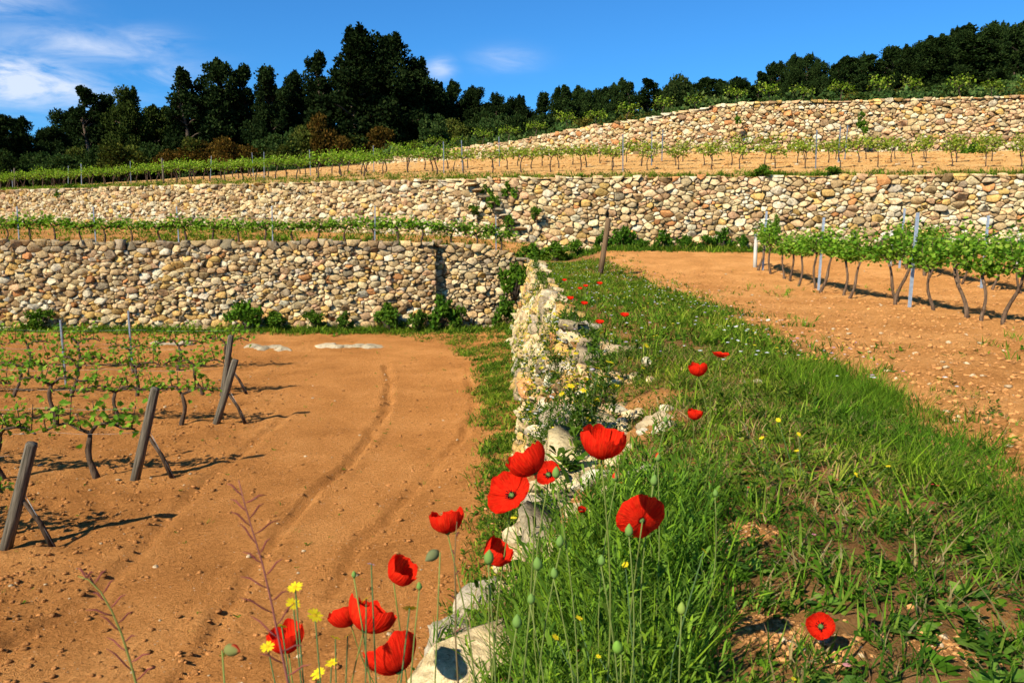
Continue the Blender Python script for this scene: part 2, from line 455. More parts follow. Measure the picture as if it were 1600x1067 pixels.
# middle terrace behind the left wall
xs = np.linspace(-75, .9, 170)
T = np.linspace(0, 1, 60)
X, TT = np.meshgrid(xs, T)
Y = (w1_y(X) + .25) * (1 - TT) + (w2_y(X) + .3) * TT
grid_sheet('middle_terrace', X, Y, z_t1, M['soil_up'])
# upper terrace
xs = np.linspace(-75, 60, 240)
X, TT = np.meshgrid(xs, np.linspace(0, 1, 70))
Y = (w2_y(X) + .15) * (1 - TT) + (w3_y(X) + .1) * TT
grid_sheet('upper_terrace', X, Y, z_t2, M['soil_terrace'])
xs = np.linspace(-140, 190, 160)
X, TT = np.meshgrid(xs, np.linspace(0, 1, 80) ** 1.6)
Y = (w3_y(X) + .2) * (1 - TT) + 420 * TT
grid_sheet('hillside', X, Y, z_t2, M['soil_hill'])

# ------------------------------------------------------------------ dry stone walls
PAL = {'tan': (.60, .43, .22), 'cream': (.78, .62, .36), 'white': (.90, .79, .56), 'grey': (.38, .30, .19), 'rust': (.58, .28, .11),
       'ochre': (.70, .46, .16), 'brown': (.40, .26, .13), 'pink': (.66, .43, .24)}
def pick(wts):
    k = list(wts); p = np.array([wts[a] for a in k], float)
    c = np.array(PAL[k[rng.choice(len(k), p=p / p.sum())]])
    c = c * 1.06 * math.exp(rng.normal(0, .20)) * (1 + .05 * (rng.random(3) - .5))
    return c * min(1.0, .80 / c.max())
def clip(poly, nx, ny, d):             # keep the side where n.p <= d
    o = []
    px_, py_ = poly[-1]
    sp = px_ * nx + py_ * ny - d
    for (qx, qy) in poly:
        sq = qx * nx + qy * ny - d
        if (sp < 0) != (sq < 0) and sp != sq:
            t = sp / (sp - sq)
            o.append((px_ + t * (qx - px_), py_ + t * (qy - py_)))
        if sq <= 0: o.append((qx, qy))
        px_, py_, sp = qx, qy, sq
    return o
def cells(L, top, size, aspect=.66):
    """power-diagram cells over 0..L x 0..top(u), warped so that no two stones look alike; size(u,v) is the mean stone width"""
    uu = np.linspace(-.5, L + .5, 400)
    tt = np.array([float(top(np.clip(q, 0, L))) for q in uu])
    hmax = tt.max()
    s0 = size(L / 2, hmax / 2)
    n = int(L * hmax / (s0 * s0 * aspect) * 8)
    U_ = rng.uniform(-.3, L + .3, n); V_ = rng.uniform(-.02, hmax + .05, n)
    tops = np.interp(U_, uu, tt)
    k = V_ < tops - .05
    U_, V_, tops = U_[k], V_[k], tops[k]
    n = len(U_)
    sz = np.array([size(u, v) for u, v in zip(U_, V_)]) * np.exp(rng.normal(-.15, .52, n)) * .5
    sz = np.clip(sz, .24 * s0, 1.05 * s0)
    order = np.argsort(-sz + rng.normal(0, .40 * s0, n))
    g = 1.3 * s0
    B = {}
    A = []
    for i in order.tolist():
        u, v, z = U_[i], V_[i] / aspect, sz[i]
        bu, bv = int(u // g), int(v // g)
        ok = True
        for a_ in (-2, -1, 0, 1, 2):
            for b_ in (-2, -1, 0, 1, 2):
                for (x_, y_, r_, _) in B.get((bu + a_, bv + b_), ()):
                    if (x_ - u) ** 2 + (y_ - v) ** 2 < (.86 * (r_ + z)) ** 2: ok = False; break
                if not ok: break
            if not ok: break
        if ok:
            B.setdefault((bu, bv), []).append((u, v, z, len(A)))
            A.append((u, v, z, tops[i]))
    res = []
    for i, (u, v, z, tp) in enumerate(A):
        r = 3.5 * s0
        w = (z * .85) ** 2
        hi = (tp + rng.uniform(-.03, .10)) / aspect
        poly = [(u - r, -.12 / aspect), (u + r, -.12 / aspect), (u + r, hi), (u - r, hi)]
        bu, bv = int(u // g), int(v // g)
        near = []
        for a_ in (-3, -2, -1, 0, 1, 2, 3):
            for b_ in (-3, -2, -1, 0, 1, 2, 3):
                for (x_, y_, r_, j) in B.get((bu + a_, bv + b_), ()):
                    if j != i: near.append(((x_ - u) ** 2 + (y_ - v) ** 2, x_, y_, r_))
        near.sort()
        for (d2, x_, y_, r_) in near[:26]:
            nx, ny = x_ - u, y_ - v
            poly = clip(poly, nx, ny, (x_ * x_ + y_ * y_ - u * u - v * v - (r_ * .85) ** 2 + w) / 2)
            if len(poly) < 3: break
        if len(poly) < 3: continue
        pts = []
        for q in range(len(poly)):
            p0, p1 = poly[q], poly[(q + 1) % len(poly)]
            pts.append(p0)
            if math.hypot(p1[0] - p0[0], p1[1] - p0[1]) > .28 * s0 and len(poly) < 8: pts.append(((p0[0] + p1[0]) / 2, (p0[1] + p1[1]) / 2))
        P = np.array(pts)
        du = vnoise(P[:, 0] / s0 * 1.5 + 3, P[:, 1] / s0 * 1.5, 121) - .5
        dv = vnoise(P[:, 0] / s0 * 1.5 + 9, P[:, 1] / s0 * 1.5 + 7, 123) - .5
        e = vnoise(P[:, 0] / s0 * .5 + 3, P[:, 1] / s0 * .5, 125) - .5
        P[:, 0] += (.48 * du + .5 * e) * s0
        P[:, 1] += np.where(P[:, 1] > hi - .02, 0, .42 * dv * s0)
        P[:, 1] *= aspect
        a_ = P; b_ = np.roll(P, -1, 0)
        area = abs((a_[:, 0] * b_[:, 1] - a_[:, 1] * b_[:, 0]).sum()) / 2
        c = P.mean(0)
        if area < .0016 or c[0] < -.05 or c[0] > L + .05: continue
        res.append((P, c, area, tp))
    return res
def stone_geom(poly, c, mp, gap, proud, rough, simple=False):
    # drop points that nearly coincide, round the corners, then lift three rings off the wall face
    q = [poly[0]]
    for p in poly[1:]:
        if np.hypot(*(p - q[-1])) > .022: q.append(p)
    if len(q) > 3 and np.hypot(*(q[0] - q[-1])) < .022: q.pop()
    if len(q) < 3: return None
    q = np.array(q)
    c = q.mean(0)
    r = np.hypot(*(q - c).T).mean()
    k = max(.55, 1 - gap / max(r, .05))
    n = len(q)
    tilt = rng.normal(0, .36, 2)
    out = rng.uniform(-.8, 1.0) * proud
    def ring(s, dep, jit):
        p = c + (q - c) * s * k * (1 + rng.normal(0, jit, (n, 1)))
        h = dep + out + (p - c) @ tilt + rng.normal(0, rough, n) * (dep > -.1)
        return p, h
    P, H = [], []
    bul = min(.07, .30 * r) * rng.uniform(.6, 1.3)
    for s, dep, j in ((1.0, -.22, 0), (1.0, -bul * .30, .05), (.84, bul * .34, .10))[:2 if simple else 3]:
        p, h = ring(s, dep, j)
        P.append(p); H.append(h)
    P.append(c[None] + rng.normal(0, .22 * r, (1, 2))); H.append(np.array([out + bul * .40 + rng.normal(0, rough)]))
    P = np.concatenate(P); H = np.concatenate(H)
    V = mp(P[:, 0], P[:, 1], H)
    F = []
    m = 1 if simple else 2
    for rr in range(m):
        for i in range(n):
            j = (i + 1) % n
            F += [(rr * n + i, rr * n + j, (rr + 1) * n + j), (rr * n + i, (rr + 1) * n + j, (rr + 1) * n + i)]
    F += [(m * n + i, m * n + (i + 1) % n, (m + 1) * n) for i in range(n)]
    return V, np.array(F)
def path_map(P, zb, batter, extra=None):
    P = np.asarray(P, float)
    d = np.hypot(*np.diff(P, axis=0).T)
    cu = np.concatenate([[0], np.cumsum(d)])
    def mp(u, v, h):
        x = np.interp(u, cu, P[:, 0]); y = np.interp(u, cu, P[:, 1])
        i = np.clip(np.searchsorted(cu, u, 'right') - 1, 0, len(d) - 1)
        t = (P[i + 1] - P[i]) / d[i][:, None]
        nx, ny = t[:, 1], -t[:, 0]            # to the right of the path: towards the viewer when it runs left to right
        o = h - batter * v
        return np.stack([x + nx * o, y + ny * o, zb(x) + v], -1)
    return mp, cu[-1], (lambda u: np.interp(u, cu, P[:, 0]))
def build_wall(name, label, cells_, mp, colour, gap=.012, proud=.075, rough=.010, score=None, core=None, keep=None):
    root = empty(name)
    tag(root, label, 'stone wall')
    items = []
    for (poly, c, area, tp) in cells_:
        if keep and not keep(c): continue
        g = stone_geom(poly, c, mp, gap, proud, rough, simple=area < .028)
        if g is None: continue
        V, F = g
        ctr = V.mean(0)
        items.append((score(ctr, area) if score else area, V, F, colour(c, tp, ctr), ctr))
    items.sort(key=lambda t: -t[0])
    for s, V, F, col, ctr in items[:300]:
        link('stone', mesh('stone', V - ctr, F, M['stone'], col), root, tuple(ctr))
    rest = items[300:]
    if rest:
        Vs, Fs, Cs, k = [], [], [], 0
        for s, V, F, col, ctr in rest:
            Vs.append(V); Fs.append(F + k); Cs.append(np.tile(col, (len(V), 1))); k += len(V)
        o = link('small_stones', mesh('small_stones', np.concatenate(Vs), np.concatenate(Fs), M['stone'], np.concatenate(Cs)), root)
        tag(o, kind='stuff')
    if core: core(root)
    return root, len(items)
def core_sheet(mp, L, top, inset=-.12):
    def f(root):
        us = np.linspace(0, L, max(8, int(L / .4)))
        vs = np.linspace(0, 1, 5)
        V = []
        for v in vs:
            tv = np.array([top(u) for u in us]) - .07
            V.append(mp(us, -.3 + (tv + .3) * v, np.full(len(us), inset)))
        V.append(mp(us, tv, np.full(len(us), inset - .5)))
        V = np.array(V); n, m = V.shape[:2]
        idx = np.arange(n * m).reshape(n, m)
        F = np.stack([idx[:-1, :-1], idx[:-1, 1:], idx[1:, 1:], idx[1:, :-1]], -1).reshape(-1, 4)
        link('earth_core', mesh('earth_core', V.reshape(-1, 3), F, M['soil_hill']), root)
    return f
def view_score(ctr, area):
    d = max(3.0, ctr[1])
    px = 800 + FPX * ctr[0] / d
    return area / d ** 2 * (1.0 if -5 < px < 1605 else .001)

# left wall below the middle terrace
P1 = [(-23.5, 29.0), (-2.66, 29.0)]
mp, L, xf = path_map(P1, lambda x: -2.02 + 0 * x, .07)
topf = lambda u: w1_top(xf(u)) + 2.02
def col_w1(c, tp, ctr):
    if c[1] > tp - .30: return pick({'grey': 4, 'brown': 1, 'tan': 3})
    if c[1] < .7 and rng.random() < .5: return pick({'ochre': 3, 'cream': 2})
    return pick({'tan': 4, 'cream': 4.5, 'ochre': 2.0, 'white': 1.7, 'grey': .5, 'rust': .5, 'brown': .9, 'pink': 1.4})
cw = cells(L, topf, lambda u, v: .30 if v > 2.75 else (.195 if v > .7 else .26))
_, n1 = build_wall('retaining_wall', 'tall tan dry stone wall behind the lower vines with grey cap stones', cw, mp, col_w1, score=view_score, core=core_sheet(mp, L, topf))
# its set-back end next to the bank
P1b = [(-2.95, 29.41), (.75, 29.5)]
mp, L, xf = path_map(P1b, lambda x: -2.02 + 0 * x, .07)
topf2 = lambda u: w1_top(xf(u)) + 2.02
_, n1b = build_wall('retaining_wall', 'short set-back grey-tan dry stone wall between the shadowed corner and the grassy bank', cells(L, topf2, lambda u, v: .21), mp,
           lambda c, tp, ctr: pick({'grey': 2, 'tan': 4, 'cream': 2.5, 'brown': 1, 'ochre': .7}), score=view_score, core=core_sheet(mp, L, topf2))
# the little return at the corner
mp, L, xf = path_map([(-2.66, 28.86), (-2.60, 29.6)], lambda x: -2.02 + 0 * x, .0)
# wall between the middle and upper terraces, left of the steps
xs = np.concatenate([np.linspace(-48, -1.5, 30)])
PL = [(x, w2_y(x)) for x in xs]
mp, L, xf = path_map(PL, lambda x: w2_base(x) - .25, .07)
topf3 = lambda u: w2_top(xf(u)) - w2_base(xf(u)) + .25
_, n2 = build_wall('terrace_wall', 'long low dry stone wall behind the middle terrace vines, left of the steps', cells(L, topf3, lambda u, v: .225), mp,
           lambda c, tp, ctr: pick({'tan': 3, 'cream': 3, 'white': 2.2 if .5 < c[1] < 1.6 else .5, 'ochre': .8, 'brown': 1, 'grey': 1.6 if c[1] > tp - .5 else .5, 'pink': 1}),
           score=view_score, core=core_sheet(mp, L, topf3), proud=.065, gap=.014)
# right of the steps
xs = np.linspace(-1.55, 34, 30)
PR = [(x, w2_y(x)) for x in xs]
mpr, L, xf = path_map(PR, lambda x: w2_base(x) - .2, .06)
topf4 = lambda u: w2_top(xf(u)) - w2_base(xf(u)) + .2
def col_w2r(c, tp, ctr):
    wh = 2.8 if ctr[0] > 7 else 1.2
    return pick({'cream': 4, 'white': wh, 'tan': 2.8, 'ochre': .9, 'brown': .7, 'pink': 1.6, 'rust': .4, 'grey': .2})
_, n3 = build_wall('terrace_wall', 'tall pale dry stone wall behind the right field vines, right of the steps', cells(L, topf4, lambda u, v: .235 if v > .9 else .32), mpr, col_w2r,
           score=view_score, core=core_sheet(mpr, L, topf4), proud=.06, gap=.014)
# highest wall
xs = np.linspace(-13, 40, 40)
P3 = [(x, w3_y(x)) for x in xs]
mp, L, xf = path_map(P3, lambda x: z_t2(x, w3_y(x) - .1) - .2, .1)
topf5 = lambda u: w3_h(xf(u)) + .34
_, n4 = build_wall('terrace_wall', 'highest and farthest dry stone wall, pinkish tan, below the wooded hilltop', cells(L, topf5, lambda u, v: .24), mp,
           lambda c, tp, ctr: pick({'pink': 2.2, 'tan': 3, 'cream': 3.2, 'rust': .8 if ctr[0] < 17 else .3, 'white': 1.6, 'brown': .5, 'ochre': .7}),
           score=view_score, core=core_sheet(mp, L, topf5), proud=.08, gap=.016)
# tumbled wall that holds up the grassy bank: base and crest lines joined by a slope
def mp0(u, v, h):
    y = u
    t = np.clip(v / 2.2, -.1, 1.2)
    bx, cx = base_x(y), crest_x(y) + .12
    x = bx + (cx - bx) * t + .16 * fbm(y * .9, v * .9, 71, 3)
    z = -2.02 + (crest_z(y) + 2.06) * t
    dx = cx - bx; dz = crest_z(y) + 2.06
    l = np.hypot(dx, dz)
    return np.stack([x - h * dz / l, y + 0 * h, z + h * dx / l], -1)
c0 = [t for t in cells(29.3, lambda u: 2.28, lambda u, v: .25 if u < 12 else .30) if t[1][0] > .5]
_, n5 = build_wall('bank_wall', 'tumbled white and ochre dry stone wall running along the edge of the grassy bank', c0, mp0,
           lambda c, tp, ctr: pick({'white': 1.0, 'cream': 3, 'ochre': 2.4, 'tan': 4, 'grey': 1.6, 'rust': .5, 'brown': .8}), score=view_score, proud=.12, rough=.012, gap=.022,
           core=core_sheet(mp0, 29.3, lambda u: 2.2, -.16), keep=lambda c: rng.random() > .10)
print('stones', n1, n1b, n2, n3, n4, n5)

# ------------------------------------------------------------------ rocks
def rock_mesh(name, sx, sy, sz, col, seed, sub=2, rough=.22, mat='stone'):
    import bmesh
    bm = bmesh.new()
    bmesh.ops.create_icosphere(bm, subdivisions=sub + (1 if sub > 1 else 0), radius=1.0)
    V = np.array([v.co[:] for v in bm.verts]); F = np.array([[v.index for v in f.verts] for f in bm.faces])
    bm.free()
    r2 = np.random.default_rng(seed)
    for k in range(9):                      # chop flat facets
        n = r2.normal(size=3); n /= np.linalg.norm(n)
        d = r2.uniform(.6, .92)
        s = V @ n
        V = V - np.outer(np.clip(s - d, 0, None), n)
    V = V * (1 + rough * .04 * r2.normal(size=(len(V), 1)) + rough * .35 * fbm(V[:, :1] * 2 + seed, V[:, 1:2] * 2 + V[:, 2:] * 1.5, 7, 3) + rough * .16 * fbm(V[:, :1] * 6 + seed, V[:, 1:2] * 6 + V[:, 2:] * 5, 9, 2))
    return mesh(name, V * np.array([sx, sy, sz]), F, M[mat], col)
def rock(name, label, p, s, col, seed, rz=0.0, cat='rock', group=None, parent=None, rough=.4):
    o = link(name, rock_mesh(name, *s, col, seed, rough=rough), parent, tuple(p))
    o.rotation_euler = (0, 0, rz)
    if label: tag(o, label, cat, group)
    return o
wht, crm = (.60, .51, .36), (.55, .43, .26)
def outcrop(label, q, w, dpt, seed, n):
    p = G(*q, -2.0); r2 = np.random.default_rng(seed)
    root = empty('rock_outcrop', tuple(p)); tag(root, label, 'rock')
    for i in range(n):
        k = (i + .5) / n - .5
        o = link('stone', rock_mesh('stone', w / n * r2.uniform(1.0, 1.9), dpt * r2.uniform(.6, 1.2), r2.uniform(.09, .17), np.array((.58, .48, .32)) * r2.uniform(.8, 1.15), seed * 10 + i, rough=.5), root,
                 (k * w * 1.5, r2.normal(0, dpt * .35), -.055))
        o.rotation_euler = (r2.normal(0, .06), r2.normal(0, .06), r2.uniform(-.5, .5))
outcrop('large flat white rock outcrop at the grass edge of the lower field', (545, 541), 1.25, .55, 1, 5)
outcrop('small flat white rock outcrop under the tall left wall, by its bushes', (418, 544), .9, .4, 2, 4)
outcrop('thin white rock outcrop partly behind the vines below the tall wall', (268, 537), .8, .3, 3, 3)
p = G(1150, 603, .22); rock('stone_block', 'flat white stone lying in the bank grass, longer one of a pair', p, (.16, .08, .05), wht, 4, .1, 'stone')
p = G(1184, 602, .22); rock('stone_block', 'small rounded white stone at the end of the longer one in the bank grass', p, (.05, .06, .05), wht, 5, 0, 'stone')
p = G(1216, 852, .32); rock('pebble', 'cream rounded stone beside the bare earth patch on the bank', p, (.028, .03, .034), (.74, .6, .4), 6, 0, 'stone')
bigrocks = [((1035, 668), .22, (.14, .13, .085), 'large cream boulder on the bank behind the biggest side-on poppy', crm),
            ((1105, 648), .2, (.15, .10, .06), 'grey-white flat rock beside the low single poppy on the bank', (.6, .54, .44)),
            ((985, 715), .02, (.20, .17, .13), 'ochre and cream rock just right of the biggest side-on poppy', (.70, .5, .28)),
            ((960, 770), -.02, (.22, .14, .09), 'white ledge rock below the biggest side-on poppy', wht),
            ((905, 725), -.08, (.16, .15, .13), 'white rock just left below the biggest side-on poppy', wht),
            ((850, 800), -.12, (.15, .13, .10), 'white rock at wall crest right of the stacked poppy pair', wht),
            ((825, 850), -.14, (.20, .13, .11), 'cream rock at wall crest right of the drooping poppy', crm),
            ((755, 940), -.2, (.16, .15, .10), 'white rock at the near end of the wall crest', wht),
            ((705, 1000), -.2, (.13, .12, .10), 'small white rock lowest at the near end of the wall crest', wht),
            ((975, 555), .14, (.26, .22, .12), 'cream rock beyond the yellow daisies on the bank crest', crm),
            ((910, 520), .12, (.3, .3, .15), 'white rock heap stone on the bank crest among far daisies', wht),
            ((885, 655), .02, (.16, .2, .13), 'white rock under the yellow daisy clump', wht),
            ((1000, 610), .1, (.18, .16, .10), 'ochre rock right of the yellow daisy clump', (.66, .42, .2))]
for i, (q, z, s, lab, c) in enumerate(bigrocks):
    rock('boulder', lab, G(*q, z), s, c, 20 + i, i * .7, rough=.75)

rub = empty('rubble_heap', tuple(G(970, 700, .05)))
tag(rub, 'heap of tumbled cream and ochre stones at the bank crest behind the poppies', 'rubble')
RM = [rock_mesh('stone', 1, .85, .7, pick({'cream': 3, 'white': 3, 'ochre': 1.6, 'tan': 1.2}), 340 + i) for i in range(10)]
for i in range(95):
    y = float(rng.uniform(3.3, 7.2)); x = float(crest_x(y)) + abs(float(rng.normal(0, .30))) - .05
    z = float(z_up(x, y))
    o = link('stone', RM[i % 10], rub, tuple(np.array([x, y, z]) - np.array(rub.location)))
    r_ = float(rng.uniform(.03, .10)) * (1 if i % 5 else 1.5)
    o.scale = (r_, r_, r_ * .8); o.rotation_euler = (rng.normal(0, .4), rng.normal(0, .4), rng.uniform(0, 6.28))

# ------------------------------------------------------------------ scatter machinery
def join_templates(T, idx, pos, rot, scale, tiltx=None, tilty=None, tint=None, sz=None):
    Vs, Fs, Cs, k = [], [], [], 0
    for t, (V, F, C) in enumerate(T):
        s = np.nonzero(idx == t)[0]
        if not len(s): continue
        c, sn = np.cos(rot[s]), np.sin(rot[s])
        v = V[None] * scale[s][:, None, None]
        if sz is not None: v = v * np.stack([np.ones(len(s)), np.ones(len(s)), sz[s]], -1)[:, None, :]
        x = v[..., 0] * c[:, None] - v[..., 1] * sn[:, None]
        y = v[..., 0] * sn[:, None] + v[..., 1] * c[:, None]
        z = v[..., 2]
        if tiltx is not None:
            x = x + z * tiltx[s][:, None]; y = y + z * tilty[s][:, None]
        P = np.stack([x, y, z], -1) + pos[s][:, None, :]
        cc = np.broadcast_to(C[None], (len(s), *C.shape))
        if tint is not None: cc = cc * tint[s][:, None, :]
        n = V.shape[0]
        Vs.append(P.reshape(-1, 3)); Cs.append(cc.reshape(-1, 3))
        Fs.append((F[None] + (np.arange(len(s)) * n)[:, None, None] + k).reshape(-1, 3))
        k += n * len(s)
    return np.concatenate(Vs), np.concatenate(Fs), np.concatenate(Cs)
def blade(h, w, bend, az_, base, segs=3, lean=.15):
    """a curved blade: pairs of points ending in a tip"""
    V, F = [], []
    for i in range(segs + 1):
        t = i / segs
        r = lean * h * t + bend * h * t * t
        z = h * (t - .35 * bend * t * t)
        ww = w * (1 - t ** 1.6) * (.6 + .8 * min(t * 3, 1) / 1.4)
        c, s = math.cos(az_), math.sin(az_)
        if i < segs:
            V += [(base[0] + c * r - s * ww, base[1] + s * r + c * ww, z), (base[0] + c * r + s * ww, base[1] + s * r - c * ww, z)]
        else:
            V += [(base[0] + c * r, base[1] + s * r, z)]
    for i in range(segs - 1):
        F += [(2 * i, 2 * i + 1, 2 * i + 3), (2 * i, 2 * i + 3, 2 * i + 2)]
    F += [(2 * segs - 2, 2 * segs - 1, 2 * segs)]
    return V, F
def tuft(n, h, spread, w, bend, cols, seed, segs=3):
    r = random.Random(seed)
    V, F, C = [], [], []
    for i in range(n):
        a = r.uniform(0, 6.283)
        b = (r.gauss(0, spread), r.gauss(0, spread))
        hh = h * r.uniform(.45, 1.1)
        v, f = blade(hh, w * r.uniform(.6, 1.2), bend * r.uniform(.3, 1.5), a, b, segs, r.uniform(.05, .4))
        k = len(V)
        V += v; F += [tuple(q + k for q in t) for t in f]
        c = np.array(cols[r.randrange(len(cols))]) * r.uniform(.75, 1.2)
        C += [c] * len(v)
    return np.array(V), np.array(F), np.array(C)
def herb(n, L, w, cols, seed, rise=.5, tiers=1, stemh=0):
    r = random.Random(seed)
    V, F, C = [], [], []
    for i in range(n):
        a = r.uniform(0, 6.283)
        z0 = stemh * (i / n)
        l = L * r.uniform(.55, 1.15) * (1 - .4 * i / n)
        e = r.uniform(.1, 1.0) * rise
        ww = w * r.uniform(.7, 1.2)
        c, s = math.cos(a), math.sin(a)
        k = len(V)
        for (t, wd) in ((0, .12), (.35, .8), (.7, 1.0), (1.0, 0)):
            rr = l * t * (1 - .15 * t)
            z = z0 + l * (e * t - .35 * t * t * e) + .004
            fold = .25 * ww * wd
            if wd: V += [(c * rr - s * ww * wd, s * rr + c * ww * wd, z + fold), (c * rr + s * ww * wd, s * rr - c * ww * wd, z + fold)]
            else: V += [(c * rr, s * rr, z)]
        F += [(k, k + 1, k + 3), (k, k + 3, k + 2), (k + 2, k + 3, k + 5), (k + 2, k + 5, k + 4), (k + 4, k + 5, k + 6)]
        q = np.array(cols[r.randrange(len(cols))]) * r.uniform(.75, 1.2)
        C += [q] * 7
    return np.array(V), np.array(F), np.array(C)
GR = [(.10, .19, .013), (.175, .275, .017), (.05, .105, .011), (.24, .29, .035)]
GD = [(.075, .13, .014), (.12, .18, .02), (.045, .09, .012)]
DRY = [(.42, .30, .13), (.34, .22, .09), (.3, .15, .07)]
TT_GRASS = [tuft(9, .15, .022, .0038, .5, GR, 1), tuft(11, .11, .03, .004, .7, GR, 2), tuft(8, .22, .025, .0045, .6, GR, 3),
            tuft(10, .08, .03, .0045, .8, GR + DRY[:1], 4), tuft(7, .13, .03, .003, .6, DRY, 5),
            herb(9, .07, .011, GR, 6, .7), herb(12, .055, .009, GR, 7, 1.0, stemh=.06), herb(14, .05, .006, GD, 8, 1.2, stemh=.12), herb(8, .10, .016, GR, 9, .5), herb(10, .11, .02, [(.16, .27, .03), (.22, .31, .04), (.10, .18, .03)], 10, .8)]
TT_TALL = [tuft(13, .34, .03, .0050, .75, GR[:3], 11, 4), tuft(12, .28, .035, .0055, .9, GR, 12, 4), tuft(10, .42, .03, .0045, .6, GR[:3], 13, 4)]
PGN = [(.13, .225, .016), (.21, .31, .02), (.06, .12, .013), (.16, .25, .03)]
TT_POPPY = [herb(26, .065, .0042, PGN, 15, 1.7, stemh=.24), herb(24, .075, .004, PGN, 16, 1.9, stemh=.32),
            tuft(10, .34, .03, .003, .18, PGN, 17, 4), tuft(8, .26, .03, .0045, .3, PGN, 18, 4)]
TT_FAR = [tuft(8, .16, .06, .009, .6, GR, 21, 2), tuft(8, .10, .07, .010, .8, GR, 22, 2), herb(9, .10, .022, GR, 23, .8), tuft(7, .12, .06, .008, .6, GD, 24, 2)]
def gpoly(pts, z):
    return np.array([G(*p, z)[:2] for p in pts])
def scatter(name, label, T, wts, x, y, zf, smin, smax, mat, cat=None, tintamp=.6, tilt=.25, tall=None, sink=.01, parent=None, clump=.45):
    n = len(x)
    if n == 0: return None
    idx = rng.choice(len(T), size=n, p=np.array(wts, float) / sum(wts))
    pos = np.stack([x, y, zf(x, y) - sink], -1)
    pt = fbm(x * .8, y * .8, 91, 3)
    tint = (1 + tintamp * (rng.random((n, 1)) - .5)) * (1 + np.stack([.5 * pt, .22 * pt, .2 * pt], -1))
    sc = rng.uniform(smin, smax, n) * (1 + clump * fbm(x * 3.1, y * 3.1, 93, 2))
    if tall is not None: sc = sc * tall
    V, F, C = join_templates(T, idx, pos, rng.uniform(0, 6.283, n), sc, rng.normal(0, tilt, n), rng.normal(0, tilt, n), tint)
    o = link(name, mesh(name, V, F, mat, C), parent)
    tag(o, label, cat, kind='stuff')
    return o

# grass and herbs on the bank, thinning towards the ploughed field
def bank_points(n, y0, y1, spill=1.0):
    y = y0 + (y1 - y0) * rng.random(n)
    x = crest_x(y) - .08 + (edge_x(y) + spill - crest_x(y)) * rng.random(n)
    e = (x - edge_x(y)) + .45 * fbm(x * 1.2, y * .8, 95, 3)
    dens = 1 - sstep(-.35, .35, e) * .93
    dens *= bare_mask(x, y)
    dens *= .72 + .28 * sstep(-.2, .2, fbm(x * 2.4, y * 2.4, 97, 3))
    dens *= np.where(y < 3.3, .75, .10 + .90 * sstep(.06, .50, x - crest_x(y)))
    px = 800 + FPX * x / np.maximum(y, .3)
    k = (rng.random(n) < dens) & ~((y < 1.75) & (px < 790)) & (y > 1.2)
    return x[k], y[k]
x, y = bank_points(18500, .9, 8)
scatter('bank_grass', 'short green grass and herbs covering the near bank', TT_GRASS, [2.4, 2.6, .7, 2.4, 1.9, 3.2, 3.4, 3.0, 1.2, 1.0], x, y, z_up, .46, 1.0, M['leaf'], 'grass')
x, y = bank_points(9500, 8, 29.2)
scatter('bank_grass', 'green grass covering the far part of the bank towards the stone walls', TT_FAR, [3, 3, 2, 1], x, y, z_up, .55, 1.1, M['leaf'], 'grass')
# tall grass along the field edge
n = 2100
y = 1.3 + 6.7 * rng.random(n)
x = edge_x(y) - .30 + rng.normal(0, .32, n)
k = (rng.random(n) < .35 + .65 * sstep(-.2, .2, fbm(x * 1.6, y * 1.1, 99, 3))) & (x < edge_x(y) + .25)
x, y = x[k], y[k]
scatter('tall_grass', 'long arching grass along the edge of the ploughed right field', TT_TALL, [2, 2, 1], x, y, z_up, .34, .70, M['leaf'], 'grass')
# leafy poppy stems in the front
n = 2300
y = 1.15 + 1.9 * rng.random(n)
x = crest_x(y) + .05 + 1.35 * rng.random(n)
px = 800 + FPX * x / y
k = (rng.random(n) < sstep(1200, 1010, px) * sstep(745, 880, px + 60 * (y < 1.6))) & (rng.random(n) < bare_mask(x, y))
x, y = x[k], y[k]
scatter('poppy_leaves', 'upright feathery poppy leaves and grass under the near poppies', TT_POPPY, [2.4, 2, 1.8, 1.4], x, y, z_up, .60, 1.0, M['leaf'], 'leaves', clump=.25)
# grass strip in the lower field at the foot of the bank wall and of the tall left wall
def low_strip():
    n = 7500
    y = 5 + 24 * rng.random(n)
    wd = I(y, [5, 9, 13, 17, 21, 25, 27, 29], [.55, .75, .75, .85, 1.2, 2.1, 4.6, 6.0])
    x = base_x(y) + .25 - (wd + .5) * rng.random(n)
    e = (base_x(y) - x) / wd + .35 * fbm(x * 1.1, y * 1.1, 101, 3)
    k = rng.random(n) < (1 - sstep(.55, 1.05, e)) * (.35 + .65 * sstep(-.3, .15, fbm(x * 1.8, y * 1.8, 103, 3)))
    return x[k], y[k]
x, y = low_strip()
scatter('foot_grass', 'grass strip at the foot of the tumbled bank wall', TT_FAR, [2, 3, 2.4, 1.4], x, y, z_low, .6, 1.2, M['leaf'], 'grass')
n = 4400
x = -20 + 20 * rng.random(n); y = 28.9 - np.abs(rng.normal(0, .55, n))
k = rng.random(n) < .35 + .65 * sstep(-.2, .2, fbm(x * .7, y, 105, 3))
x, y = x[k], y[k]
scatter('foot_grass', 'weedy grass along the foot of the tall left wall', TT_FAR, [3, 2, 2.4, 2.4], x, y, z_low, .8, 2.1, M['leaf'], 'grass')
